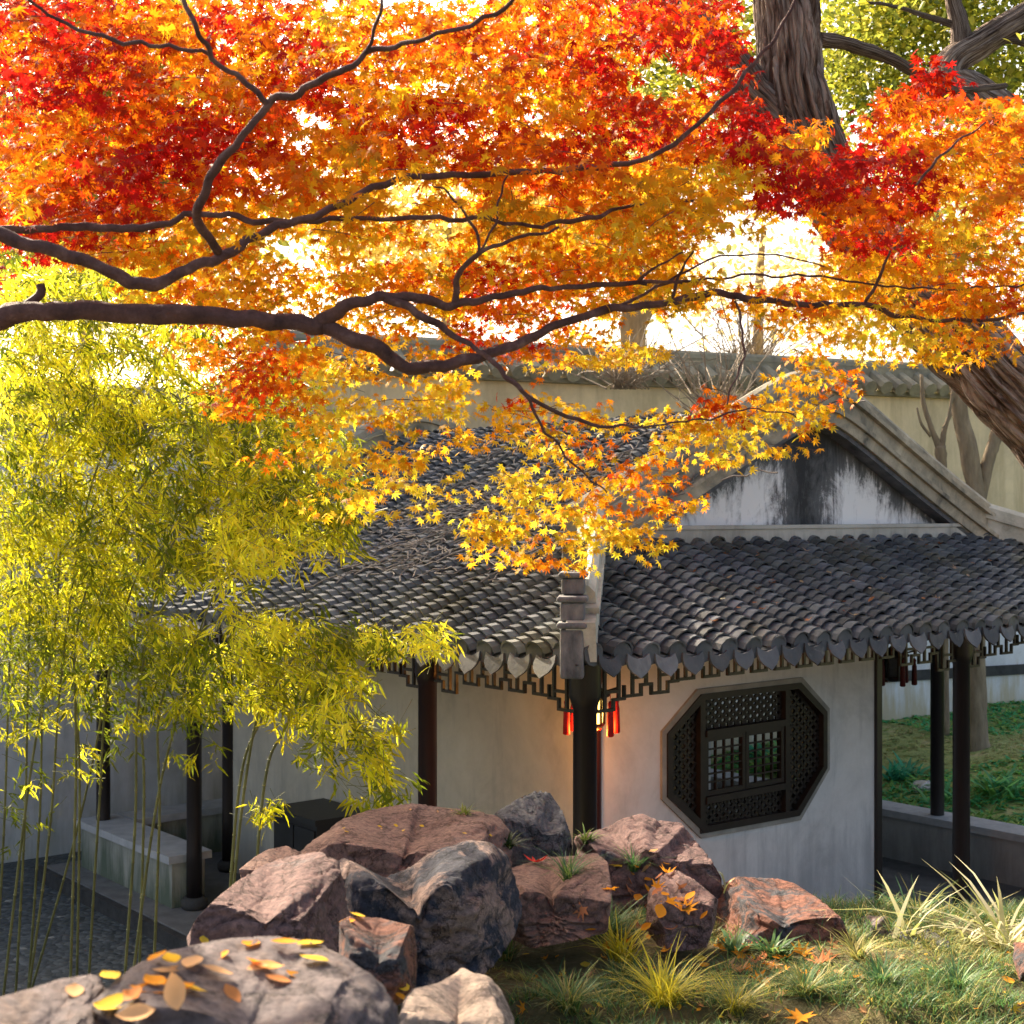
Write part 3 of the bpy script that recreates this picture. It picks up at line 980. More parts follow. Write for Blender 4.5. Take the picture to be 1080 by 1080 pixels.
# ------------------------------------------------------------------ walls around the garden
def coped_wall(name, label, a, c, z0, z1, m, thick=.3, band=None, unlit_foot=None):
    a = Vector(a); c = Vector(c); d = (c-a); ln = d.length; ang = math.atan2(d.y, d.x)
    e = empty(name, (a.x, a.y, 0), ang)
    tag(e, label, "wall")
    b = MB(); b.box(0, ln, -thick/2, thick/2, z0, z1); b.build("wall", m, e)
    q = MB(); n = int(ln/.24)
    q.box(-.05, ln+.05, -thick/2-.10, thick/2+.10, z1+.002, z1+.06)
    for sgn in (-1, 1):
        for i in range(n):
            x = ln*(i+.5)/n+random.uniform(-.015,.015); zz = z1+random.uniform(0,.02)
            pts = [Vector((x, sgn*(thick/2+.22), zz+.08)), Vector((x, sgn*.05, zz+.30))]
            q.tube(pts, [.095, .075], 8)
    q.box(0, ln, -.12, .12, z1+.26, z1+.38); q.tube([Vector((0,0,z1+.40)), Vector((ln,0,z1+.40))], .10, 10)
    q.build("tile_coping", M['copingtile'], e)
    if unlit_foot:
        q = MB(); q.box(0, ln, -thick/2-.02, -thick/2-.003, z0, 2.0); q.build('unlit_foot', unlit_foot, e)  # unlit white part of the same wall, added as a thin sheet
    if band:
        q = MB(); q.box(0, ln, -thick/2-.05, -thick/2-.023, band[0], band[1]); q.build("band_course", M['kerb'], e)
    return e
def mat_unlit_foot():
    return mat_plaster('white_unlit_foot_plaster', (.78,.79,.82), (.50,.42,.28), .75, .7, streak=.9)
A = P(350, 0, 16.4); B = P(1300, 0, 22.2); A = A-(B-A)*.06
coped_wall("garden_wall", "tall garden wall coloured sunlit ochre with tiled coping behind the pavilion roof", (A.x, A.y, 0), (B.x, B.y, 0), -.1, 5.05, M['tanwall'], .35, (1.22, 1.36), mat_unlit_foot())
coped_wall("garden_wall", "cool white courtyard wall at the left edge behind the bamboo stems", (-9.5, 11.6, 0), (-1.0, 18.6, 0), -.15, 4.4, M['yardwall'], .3)

# ------------------------------------------------------------------ rocks
ALLV, ALLF = [], []
def remember(vs, fs):
    b = len(ALLV); ALLV.extend(vs); ALLF.extend([tuple(b+i for i in f) for f in fs])
remember([tuple(v) for v in mob.v], mob.f)

import bmesh
def ico(sub):
    bm = bmesh.new(); bmesh.ops.create_icosphere(bm, subdivisions=sub, radius=1)
    vs = [v.co.copy() for v in bm.verts]; fs = [tuple(v.index for v in f.verts) for f in bm.faces]
    bm.free(); return vs, fs
ICO = ico(6)
def rock(label, outline, D, thick, seed, m, tilt=.25, pw=.42, rough=.05, planes=11, group="rocks of the rockery"):
    rnd = random.Random(seed)
    xs = [p[0] for p in outline]; ys = [p[1] for p in outline]
    cx = (min(xs)+max(xs))/2; cy = (min(ys)+max(ys))/2
    pts = [((x-cx)/F*D, -(y-cy)/F*D) for x, y in outline]
    def rad(a):
        dx, dz = math.cos(a), math.sin(a); best = 0
        for i in range(len(pts)):
            (x1, z1), (x2, z2) = pts[i], pts[(i+1) % len(pts)]
            ex, ez = x2-x1, z2-z1
            den = dx*ez-dz*ex
            if abs(den) < 1e-9: continue
            t = (x1*ez-z1*ex)/den; u = (x1*dz-z1*dx)/den
            if t > 0 and -1e-6 <= u <= 1+1e-6: best = max(best, t)
        return best
    NB = 180
    table = [rad(2*math.pi*i/NB) for i in range(NB)]
    c = P(cx, cy, D)
    size = (max(xs)-min(xs))/F*D
    asp = (max(ys)-min(ys))/(max(xs)-min(xs))
    # chiselled body: a ball cut by random planes, then roughened
    pls = [(Vector((rnd.uniform(-.15,.15), -1, rnd.uniform(.0,.2))).normalized(), .40), (Vector((rnd.uniform(-.18,.18), -.12, 1)).normalized(), .46),
           (Vector((1, rnd.uniform(-.5,.1), rnd.uniform(-.1,.3))).normalized(), .66), (Vector((-1, rnd.uniform(-.5,.1), rnd.uniform(-.1,.4))).normalized(), .66)]
    for _ in range(planes-4):
        n = Vector((rnd.gauss(0,1), rnd.gauss(-.5,.8), rnd.gauss(.4,.7)))
        pls.append((n.normalized(), rnd.uniform(.60,.86)))
    off = Vector((seed*3.1, seed*1.7, seed*.9))
    body = []
    for v in ICO[0]:
        q = v.copy()
        for n, o in pls:
            dd = q.dot(n)-o
            if dd > 0: q -= n*dd
        s1 = noise.fractal(q*1.6+off, .85, 2.1, 8)
        s2 = 1-abs(noise.noise(q*3.1+off*2))
        s3 = noise.noise(Vector((q.x*1.2, q.y*1.5, q.z*11))+off)
        s4 = noise.fractal(q*7+off, .6, 2.3, 4)
        q += v*(s1*rough*1.25 - max(0, s2-.88)*rough*7 + s3*rough*.5 + s4*rough*.4)
        q.z += tilt*q.y
        body.append(q)
    vs = [Vector((q.x*size*.5, q.y*thick*1.6, q.z*asp*size*.5)) for q in body]
    for it in range(4):
        S = [1e-5]*NB; ang = []
        for p in vs:
            dd = D+p.y
            ux = (c.x+p.x)/dd*D-c.x; uz = (c.z-CAMZ+p.z)/dd*D-(c.z-CAMZ)
            fa = (math.atan2(uz, ux) % (2*math.pi))/(2*math.pi)*NB-.5
            ang.append(fa)
            i = int(round(fa)) % NB
            S[i] = max(S[i], math.hypot(ux, uz))
        S = [max(S[i-2], S[i-1], S[i], S[(i+1) % NB], S[(i+2) % NB]) if S[i] < 1e-4 else S[i] for i in range(NB)]
        K = [max(.4, min(2.5, table[i]/S[i])) for i in range(NB)]
        K = [(K[i-2]+2*K[i-1]+3*K[i]+2*K[(i+1) % NB]+K[(i+2) % NB])/9 for i in range(NB)]
        for p, fa in zip(vs, ang):
            i0 = int(math.floor(fa)); fr = fa-i0
            k = K[i0 % NB]*(1-fr)+K[(i0+1) % NB]*fr
            p.x *= k; p.z *= k
    b = MB(); b.add(vs, ICO[1])
    me = b.mesh("rock", smooth=True)
    o = link("rock", me, m)
    o.location = c
    tag(o, label, "rock", group)
    remember([tuple(p+c) for p in vs], ICO[1])
    return o
MR = {
 'pink': mat_rock("pink_rock", (.20,.105,.09), (.46,.31,.25), (.13,.125,.14), .36, 1),
 'mix': mat_rock("lichen_rock", (.27,.18,.155), (.48,.35,.30), (.055,.06,.085), .52, 2),
 'purple': mat_rock("purple_rock", (.15,.085,.085), (.36,.235,.215), (.15,.15,.165), .42, 3),
 'grey': mat_rock("grey_rock", (.10,.105,.12), (.26,.26,.27), (.16,.14,.135), .40, 4),
 'red': mat_rock("red_rock", (.21,.075,.05), (.38,.18,.125), (.085,.09,.105), .50, 5),
 'slate': mat_rock("slate_rock", (.12,.105,.125), (.32,.26,.25), (.22,.16,.14), .45, 6),
 'pale': mat_rock("pale_rock", (.46,.33,.26), (.66,.53,.43), (.6,.44,.34), .4, 7),
}
rock("broad layered rock with a sunlit stepped top, above the dark lichened boulder",
     [(312,900),(330,884),(348,873),(360,863),(387,855),(435,848),(464,853),(492,855),(526,861),(540,880),(540,940),(430,960),(330,960)], 5.9, .42, 11, MR['pink'], .34, .4)
rock("pointed dark grey rock at the top of the pile beside the corner post",
     [(522,857),(545,843),(566,834),(581,836),(594,856),(602,880),(608,930),(560,950),(520,930)], 6.6, .22, 12, MR['grey'], .15, .45)
rock("dark reddish boulder left of the octagonal window",
     [(606,880),(640,872),(656,863),(678,858),(697,866),(719,868),(735,888),(751,908),(761,927),(761,960),(700,985),(620,960)], 6.6, .36, 13, MR['purple'], .12, .45)
rock("flat topped reddish rock right of the dark lichened boulder",
     [(520,920),(560,910),(600,905),(628,899),(642,910),(646,942),(640,985),(560,1000),(520,980)], 5.6, .36, 14, MR['pink'], .3, .4)
rock("large boulder with dark lichen patches on its pink face, in the middle of the pile",
     [(344,930),(360,903),(380,906),(402,926),(430,916),(458,898),(497,886),(520,890),(537,904),(546,935),(552,964),(542,990),(520,1020),(470,1060),(380,1060),(344,1000)], 5.0, .34, 15, MR['mix'], .06, .38)
rock("small sunlit rock tip left of the layered rock", [(252,916),(268,904),(282,896),(302,893),(318,900),(325,930),(300,950),(258,945)], 5.2, .18, 16, MR['pink'], .3)
rock("squarish rock with an orange right edge behind the leaf covered slab",
     [(196,990),(206,968),(230,945),(252,928),(280,912),(305,904),(338,898),(358,909),(366,940),(368,1010),(340,1060),(220,1060)], 4.1, .30, 17, MR['purple'], .1, .36)
rock("small square block of reddish rock with yellow leaves on its flat top",
     [(358,972),(368,966),(400,968),(437,977),(440,1000),(438,1050),(400,1070),(358,1050)], 3.6, .12, 18, MR['red'], .4, .25, .03, 7)
rock("grey topped rock under orange fallen leaves", [(684,940),(697,924),(714,917),(733,928),(745,938),(758,950),(754,974),(745,1000),(700,1005),(680,980)], 5.7, .24, 29, MR['purple'], .25)
rock("red lichened boulder below the octagonal window", [(756,950),(760,934),(777,923),(801,926),(820,927),(839,932),(868,951),(888,969),(897,990),(894,1012),(860,1035),(780,1035),(756,1000)], 6.0, .34, 20, MR['red'], .16, .42)
rock("small round grey rock at the foot of the white wall", [(893,985),(898,972),(916,965),(936,967),(946,982),(946,1005),(920,1020),(895,1010)], 6.1, .16, 21, MR['slate'], .15)
rock("low weathered rock in the grass left of the striped plant", [(944,985),(952,973),(984,982),(1005,996),(1018,1014),(990,1030),(950,1025)], 5.9, .18, 22, MR['grey'], .2)
rock("small reddish rock cut by the right edge of the view", [(1068,1010),(1076,996),(1095,992),(1112,1005),(1110,1035),(1075,1035)], 4.9, .12, 23, MR['red'], .2)
rock("dark blurred rock in the bottom left corner", [(-60,1070),(-20,1056),(30,1044),(60,1036),(95,1040),(118,1060),(125,1130),(60,1190),(-60,1190)], 2.15, .2, 24, MR['slate'], .2, .45)
rock("near slab of dark rock strewn with large orange leaves", [(92,1060),(130,1026),(150,1012),(180,1001),(230,992),(290,990),(338,1000),(374,1017),(402,1038),(420,1064),(424,1130),(380,1200),(120,1200)], 2.35, .26, 25, MR['slate'], .15, .42)
rock("pale flat sunlit slab at the bottom edge beside the leaf covered slab", [(420,1072),(428,1050),(437,1041),(480,1034),(517,1031),(530,1046),(542,1075),(545,1110),(480,1130),(422,1120)], 3.1, .22, 36, MR['pale'], .35, .3, .025, 6)
# unseen flank of the rockery that carries the visible rocks on its left side
rock("unseen mossy rock carrying the squarish rock on its courtyard side", [(150,1060),(210,1000),(300,960),(360,970),(380,1200),(330,1330),(180,1330),(140,1200)], 4.3, .34, 27, MR['slate'], .05, .45)
rock("unseen rock wedged between the leafy slab and the squarish rock", [(250,1040),(300,1010),(360,1005),(385,1050),(380,1160),(250,1160)], 3.2, .25, 28, MR['slate'], .1, .45)

for l_, ol, D_, sd_ in (("flat grey stone among the ground cover right of the veranda post",[(1008,838),(1025,829),(1060,828),(1075,837),(1080,852),(1040,860),(1010,854)],15.6,41),("low grey stone half hidden in the ground cover beside the dark post",[(1000,812),(1015,803),(1040,804),(1048,816),(1040,826),(1004,826)],17.0,42),("small pale stone above the low wall left of the thin post",[(956,830),(964,823),(980,823),(986,832),(978,842),(960,842)],16.0,43)):
    rock(l_, ol, D_, .22, sd_, M['stonecap'], .2, group="stones in the garden bed")
BVH = BVHTree.FromPolygons([Vector(v) for v in ALLV], ALLF)
def cast(x, y):
    d = (P(x, y, 1) - Vector((0,0,CAMZ))).normalized()
    h = BVH.ray_cast(Vector((0,0,CAMZ)), d)
    return (h[0], h[1]) if h[0] else (None, None)
def down(x, y):
    h = BVH.ray_cast(Vector((x, y, 6)), Vector((0,0,-1)))
    return (h[0], h[1]) if h[0] else (None, None)

# ------------------------------------------------------------------ maple tree
GOLD = (.90,.49,.018); YEL = (.93,.70,.05); ORA = (.84,.23,.008); RED = (.50,.014,.009); ROR = (.62,.062,.007); OLI = (.52,.36,.02)
PAL = {'R': [(RED,.62),(ROR,.2),(ORA,.18)], 'r': [(RED,.24),(ROR,.28),(ORA,.36),(GOLD,.12)], 'O': [(ROR,.12),(ORA,.42),(GOLD,.46)],
       'G': [(GOLD,.58),(YEL,.14),(ORA,.14),(OLI,.14)], 'Y': [(YEL,.66),(GOLD,.34)]}
MAP = [
 "RRrOrRGOOOrrRRR.....",
 "RRrOOrROGOOrrrRR....",
 "rOrRROOORrOrRrRO.rOO",
 "OrRrOOGGgOOOGGGRRROO",
 "RrrGGGGGgGGGGGg.rRGO",
 "..gOGGGOGrOOGGgOGGOO",
 "...oOOgGGrOGYg.gYYGo",
 "....OOYgY.g...oYo...",
 ".....oYOogGGgGGg....",
 "......yYyyGGOo......",
 ".........yGGg.......",
]
HOLES = [(560,212,16,9),(250,205,9,7),(455,262,18,10),(318,262,36,18),(425,208,26,20),(482,232,26,14),(404,262,30,16),(800,268,78,32),(852,262,26,26),(705,345,60,16),(662,156,13,15),
         (600,330,22,9),(100,292,24,14),(535,270,16,9),(1000,222,26,12),(836,50,64,80),(985,50,100,46),(700,80,34,30),(560,95,12,8),(590,140,18,10),
         (775,370,62,42),(470,360,14,10),(610,408,60,14)]
sprays = []      # (x, y, depth, palette)
def add_cell(ch, c0, r0, n):
    for _ in range(n):
        x = (c0+random.random()*1.1-.05)*54; y = (r0+random.random()*1.1-.05)*54
        if any(((x-hx)/hw)**2+((y-hy)/hh)**2 < 1 for hx, hy, hw, hh in HOLES): continue
        if y < 250: d = random.triangular(4.2, 7.0, 5.4)
        elif y < 400: d = random.triangular(4.6, 6.6, 5.4)
        else: d = random.triangular(4.8, 5.8, 5.2)
        sprays.append((x, y, d, ch))
for r, row in enumerate(MAP):
    for c_, ch in enumerate(row):
        if ch == '.': continue
        key = ch if ch in PAL else ch.upper()
        if key == 'G' and r >= 7: key = 'Y' if random.random() < .5 else 'G'
        if key == 'O' and r >= 8 and random.random() < .35: key = 'G'
        n = (35 if r < 6 else 24 if r < 8 else 15) if ch in 'ROGYr' else (14 if r < 7 else 5)
        if key not in PAL: key = 'O'
        add_cell(key, c_, r, n)
# crown carrying on outside the frame
for r in range(-5, 0):
    for c_ in range(-4, 24):
        if random.random() < .85 and not (14 <= c_ <= 19 and r > -3): add_cell(random.choice('RrOO'), c_, r, 5)
for r in range(0, 6):
    add_cell(random.choice('RrO'), -1, r, 6)
    if r > 1:
        for c_ in (20, 21, 22): add_cell(random.choice('OOG'), c_, r, 6)
for x, y, n_ in ((985,65,3),(975,85,4),(950,105,5),(560,420,2),(735,440,5),(765,430,6),(848,446,3),(670,560,5),(530,560,6),(518,572,3)):
    for _ in range(n_): sprays.append((x+random.uniform(-14,14), y+random.uniform(-10,10), 5.0, 'R' if y < 110 else ('O' if y < 435 else 'G')))

tree = empty("maple_tree", (-2.7, 4.6, 0))
tag(tree, "large maple in red, orange and gold autumn leaf spreading its branches across the top", "tree")
TO = (-2.7, 4.6, 0)
b = MB(); b.tube([Vector(p) for p in ((-2.7,4.6,-.2),(-2.68,4.6,.8),(-2.6,4.62,1.9),(-2.5,4.65,2.9),(-2.3,4.7,3.8),(-2.25,4.72,4.6),(-2.4,4.8,5.6))],
                 [.20,.17,.15,.14,.12,.09,.05], 14, wob=.2)
b.build("trunk", M['redbark'], tree, TO, True)
def smooth_path(pts, n=6):
    out = []
    for i in range(len(pts)-1):
        p0 = pts[max(i-1,0)]; p1 = pts[i]; p2 = pts[i+1]; p3 = pts[min(i+2,len(pts)-1)]
        for j in range(n):
            t = j/n
            out.append(tuple(.5*(2*b_+(c-a)*t+(2*a-5*b_+4*c-d)*t*t+(-a+3*b_-3*c+d)*t**3) for a, b_, c, d in zip(p0,p1,p2,p3)))
    out.append(tuple(pts[-1]))
    return out
def branch(spec, parent=tree, m=None, o=TO, name="branch", n=9, fur=0.0, sub=6):
    """spec: (x, y, depth, width in px)"""
    sp = smooth_path(spec, sub)
    dk = .92 if parent is tree else 1.0
    sp = [(x, y, d*dk, wd*(.86 if parent is tree else 1)) for x, y, d, wd in sp]
    pts = [P(x, y, d)+Vector((noise.noise(Vector((x*.05,y*.05,1))),0,noise.noise(Vector((x*.05,y*.05,7)))))*(.016 if parent is tree else .006) for x, y, d, wd in sp]
    rad = [max(.0022, wd/2/F*d) for x, y, d, wd in sp]
    b = MB(); b.tube(pts, rad, n, wob=.3 if not fur else .1, bark=True, furrow=fur)
    return b.build(name, m or M['redbark'], parent, o, True)
BR = [
 [(-215,420,4.7,60),(-90,360,4.75,34),(0,335,4.8,26),(60,327,4.8,24),(150,332,4.85,23),(250,336,4.9,22),(340,343,4.95,23)],
 [(340,343,4.95,21),(390,364,4.95,19),(425,384,5.0,17),(470,384,5.0,15),(520,374,5.05,13),(560,356,5.1,11.5),(600,338,5.15,10.5),(650,326,5.2,10),(700,320,5.25,9)],
 [(335,342,4.95,20),(365,322,4.9,15),(405,313,4.9,13),(445,316,4.95,12),(480,321,5.0,11),(520,315,5.0,9),(560,307,5.05,8),(640,300,5.2,6),(720,298,5.3,4)],
 [(700,320,5.25,9),(740,310,5.3,10),(800,316,5.3,8.5),(860,322,5.35,7.5),(915,322,5.4,7),(950,332,5.4,6),(1010,338,5.5,5),(1090,330,5.6,4)],
 [(-170,170,4.7,38),(-60,225,4.6,24),(0,250,4.6,18),(50,262,4.6,17),(95,276,4.65,16),(130,296,4.7,15),(165,300,4.7,14.5),(200,284,4.7,14),(245,264,4.75,12),(290,240,4.8,10),(340,225,4.8,9),(400,196,4.9,8.5),(450,186,4.95,8),(540,183,5.0,7.5),(600,178,5.0,7),(660,172,5.0,6.5),(710,152,5.0,6),(760,108,5.0,5.5),(800,60,5.0,5),(830,20,5.0,4),(850,-30,5.0,3)],
 [(-170,170,4.8,26),(-60,232,4.8,16),(0,243,4.8,10),(80,240,4.8,10),(150,240,4.8,9),(205,226,4.85,8),(260,230,4.9,7),(320,234,4.9,7),(420,229,5.0,6),(500,230,5.0,5.5),(560,238,5.1,5),(620,230,5.1,6),(660,218,5.2,4),(740,212,5.2,3)],
 [(232,264,4.72,11),(214,240,4.6,11),(212,212,4.5,11),(225,182,4.45,11),(258,140,4.4,10),(284,112,4.4,10),(320,92,4.35,9),(365,72,4.3,8),(400,50,4.3,7),(450,40,4.2,6),(520,15,4.2,6),(560,-20,4.1,5)],
 [(284,112,4.4,8),(262,88,4.35,7),(225,62,4.3,7),(208,30,4.2,6.5),(190,-10,4.2,6)],
 [(222,58,4.3,5),(170,48,4.25,5),(110,40,4.2,5),(60,20,4.2,4),(20,-10,4.1,4)],
 [(388,56,4.3,5),(396,30,4.25,4.5),(402,0,4.2,4),(404,-30,4.2,4)],
 [(410,314,4.9,11),(435,328,4.9,10),(455,337,4.9,10),(490,360,4.85,6),(520,382,4.8,6),(545,408,4.8,6),(580,432,4.85,5.5),(615,444,4.95,4.5),(660,450,5.0,3)],
 [(555,418,4.8,4),(570,445,4.85,3.5),(585,468,4.9,3),(605,492,4.95,2.6),(625,508,5,2),(640,520,5,1.6)],
 [(480,321,5.0,9),(483,292,4.95,8),(505,268,4.9,6),(540,252,4.9,4.5),(590,242,4.9,3)],
 [(508,265,4.9,4),(500,240,4.9,3.5),(475,208,4.85,3),(455,195,4.85,2)], [(510,262,4.9,3.5),(522,235,4.85,3),(530,200,4.85,2.6),(536,188,4.8,2)],
 [(705,320,5.25,5),(722,280,5.2,3),(730,262,5.2,2)], [(682,300,5.2,5),(676,296,5.2,5),(690,284,5.15,3),(720,266,5.1,2.2)], 
 [(912,322,5.4,4.5),(925,296,5.35,4),(938,264,5.3,2.5)], [(776,318,5.3,3.5),(782,345,5.2,2.8),(786,372,5.15,2.6),(776,400,5.1,2.2),(765,425,5.05,2)],
 [(600,440,4.92,3),(640,448,5,3),(690,450,5.05,2.6),(740,442,5.05,2.2),(790,432,5.05,2),(840,440,5.05,1.6)],
 [(650,326,5.2,4),(700,300,5.3,3.5),(770,292,5.4,3),(840,290,5.4,2.8),(920,300,5.5,2.6),(1000,305,5.5,2.2),(1080,300,5.6,2)],
 [(968,192,4.85,3),(990,168,4.85,3),(1018,145,4.9,2.4),(1040,132,4.9,1.6)], [(12,332,4.85,7),(38,316,4.85,12),(42,300,4.85,10)],
 [(700,300,5.3,3),(760,270,5.4,2.4),(830,270,5.4,2),(880,285,5.4,1.6)],
]
for i, s_ in enumerate(BR): branch(s_)

NOISE_N = lambda x, y: noise.noise(Vector((x*.012, y*.012, 5)))
pos = []; tip = []; nr = []; sz = []; cl = []; zone = []
twb = MB()
for x, y, d, key in sprays:
    base = P(x, y, d)
    az = random.uniform(0, 2*math.pi)
    wdir = Vector((math.cos(az)+.35, math.sin(az)*.8, random.uniform(-.45,.12))).normalized()
    ln = random.uniform(.10, .20)
    side = wdir.cross(Vector((0,0,1))).normalized()
    base = base - wdir*ln*.5
    if random.random() < .22: twb.tube([base, base+wdir*ln*.55+Vector((0,0,.006)), base+wdir*ln], [.0016,.0012,.0007], 4, False)
    m = random.randint(9, 13)
    f_ = min(.999, max(0, .5+noise.noise(Vector((x/62, y/48, d*.8)))*1.05+random.gauss(0,.13))); acc = 0
    spray_c = None
    for c_, wt in PAL[key]:
        acc += wt
        if f_ <= acc: spray_c = c_; break
    if spray_c is None: spray_c = PAL[key][0][0]
    for j in range(m):
        t = (j+.5)/m
        sg = 1 if j % 2 else -1
        p = base + wdir*ln*t + side*sg*random.uniform(.012,.05) + Vector((0,0,random.uniform(-.035,.012)))
        c_ = spray_c
        if random.random() < .3:
            f_ = random.random(); acc = 0
            for c2, wt in PAL[key]:
                acc += wt
                if f_ <= acc: c_ = c2; break
        g_ = random.uniform(.72, 1.12)
        cl.append((min(.92, c_[0]*g_), min(.9, c_[1]*g_*random.uniform(.8,1.2)), c_[2]*g_))
        pos.append(p)
        tip.append(side*sg*.8 + wdir*.7 + Vector((random.gauss(0,.35), random.gauss(0,.35), -.45+random.gauss(0,.35))))
        nr.append(Vector((random.gauss(0,.45), -.8+random.gauss(0,.45), .6)))
        sz.append(random.uniform(.021, .031)*(1.25 if y < 230 else 1.05 if y < 330 else .95))
        zone.append(0 if spray_c in (RED, ROR) else (1 if spray_c == ORA else 2))
zone = np.array(zone); pos = np.array([tuple(p) for p in pos]); tip = np.array([tuple(p) for p in tip]); nr = np.array([tuple(p) for p in nr]); sz = np.array(sz); cl = np.array(cl)
for z_, nm in ((0,"red_foliage"),(1,"orange_foliage"),(2,"gold_foliage")):
    k = zone == z_
    v_, f_, c_ = leaf_batch(MAPLE, MAPLE_T, pos[k], tip[k], nr[k], sz[k], cl[k])
    o = link(nm, np_mesh(nm, v_, f_, c_, TO), M['leaf'], tree)
tag(twb.build("twigs", M['redbark'], tree, TO), kind="stuff")

# ------------------------------------------------------------------ bamboo
CULM = [  # base x, depth, lean points (x, y) up to the tip
 (4, 10.2, [(-6,1020),(4,880),(10,700),(20,480),(60,330)]), (18, 9.6, [(-2,980),(30,830),(60,640),(60,450),(20,320)]),
 (26, 10.0, [(16,1020),(26,870),(30,700),(38,500),(90,360)]), (40, 10.4, [(30,1030),(42,860),(48,680),(80,480),(140,350)]),
 (52, 9.8, [(24,1020),(52,880),(66,700),(100,500),(170,380)]), (64, 10.6, [(30,1010),(80,880),(110,740),(140,560),(210,420)]),
 (84, 10.0, [(82,1000),(84,820),(78,650),(120,480),(230,400)]), (78, 9.5, [(74,1010),(80,830),(86,640),(160,500),(270,430)]),
 (100, 9.9, [(92,1000),(104,860),(118,700),(170,560),(290,470)]), (132, 9.3, [(126,1020),(142,880),(148,720),(190,560),(300,500)]),
 (150, 9.6, [(146,1000),(152,840),(150,690),(210,600),(330,520)]), (140, 9.1, [(128,1010),(160,880),(186,760),(230,620),(300,590)]),
 (165, 9.3, [(160,1000),(168,870),(170,740),(220,660),(310,640)]), (232, 8.9, [(228,960),(258,830),(288,720),(350,670),(470,672)]),
 (262, 8.7, [(256,930),(276,850),(300,770),(340,720),(400,790)]), (240, 9.0, [(232,960),(250,850),(275,760),(320,690),(405,760)]),
]
CULM_L = [
 "bamboo stem at the left edge, leafy tip arching over the white wall", "bamboo stem crossing its neighbours near the left edge", "slim straight bamboo beside the left edge crossing pair",
 "bamboo with a nearly upright pale stem at the left side", "bamboo leaning right in the dense left clump", "bamboo leaning far right from the left clump, low crossing stem",
 "tall straight bamboo before the sitting wall corner", "bamboo close in front of the straight stem by the sitting wall corner", "bamboo with bent stem before the left part of the sitting wall",
 "bamboo before the middle of the sitting wall, arching right", "straight bamboo before the mossy sitting wall, tallest of its three", "bamboo slanting across the mossy sitting wall towards the post",
 "thin bamboo nearest the left veranda post", "bamboo leaning right with a long yellow spray reaching under the eave", "shorter leaning bamboo with drooping spray before the grey wall",
 "bamboo with spray hanging lowest before the grey veranda wall"]
BMAP = {5:"BBb......", 6:"BBBBb....", 7:"BBBBBb...", 8:"BBBBBBs..", 9:"BBBBBBb..", 10:"BBBBBBs..", 11:"BBBBBb...", 12:"BBBBbBbs.", 13:"bbbbbBB..", 14:"ssss..bs.", 15:"s......s."}
BHOLES = [(200,632,46,26),(300,628,66,24),(330,612,40,30),(205,556,30,13),(160,412,26,16),(425,640,70,22),(290,790,34,40),(60,790,22,26),(150,800,26,30)]
bpts = []
for r, row in BMAP.items():
    for c_, ch in enumerate(row):
        n = {'B':118, 'b':54, 's':18, '.':0}[ch]
        for _ in range(n//6):
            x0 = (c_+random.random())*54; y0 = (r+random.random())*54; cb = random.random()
            if (x0-285)**2/70**2+(y0-590)**2/75**2 < 1 or (y0 < 430 and x0 < 220 and cb < .5): cb = .7  # sunlit clumps: highlight put into a brighter leaf yellow
            elif y0 > 660 and x0 < 250: cb = .25+.75*cb if cb < .55 else .9  # lower left clumps: shade put into a darker leaf colour
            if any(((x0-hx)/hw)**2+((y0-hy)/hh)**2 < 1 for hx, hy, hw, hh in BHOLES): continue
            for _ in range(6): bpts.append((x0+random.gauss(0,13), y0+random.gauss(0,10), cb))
for _ in range(60): bpts.append((random.uniform(375,476), 672+random.uniform(-12,16), .7))  # bright spray, its highlight also put into the leaf colour
for _ in range(60): bpts.append((random.uniform(325,368), random.uniform(505,575)))
for _ in range(46): t=random.random(); bpts.append((375+28*t+random.uniform(-12,12), 760+66*t))
for _ in range(12): bpts.append((random.uniform(265,300), random.uniform(845,868)))
for r in range(6, 13):
    for c_ in range(-3, 0):
        for _ in range(7): bpts.append(((c_+random.random())*54, (r+random.random())*54))
import bisect
assign = {i: [] for i in range(len(CULM))}
cpaths = []
for bx, d, pp in CULM:
    pp = [(pp[0][0]-2, 540+(CAMZ+.14)/d*F)] + pp[1:] if True else pp
    cpaths.append([(x, y, d - .25*i - (.5 if i > 2 else 0)) for i, (x, y) in enumerate(pp)])
sm = [smooth_path(cp, 4) for cp in cpaths]
for q_ in bpts:
    x, y = q_[0], q_[1]; best = None
    for i, cp in enumerate(sm):
        for (cx_, cy_, cd) in cp:
            e = (cx_-x)**2*1.0+(cy_-y)**2+random.uniform(0, 5000)
            if best is None or e < best[0]: best = (e, i, cd)
    assign[best[1]].append((x, y, best[2], q_[2] if len(q_) > 2 else random.random()))
BY = [(.66,.61,.018), (.44,.42,.014), (.25,.28,.014), (.88,.83,.05), (.15,.19,.013)]
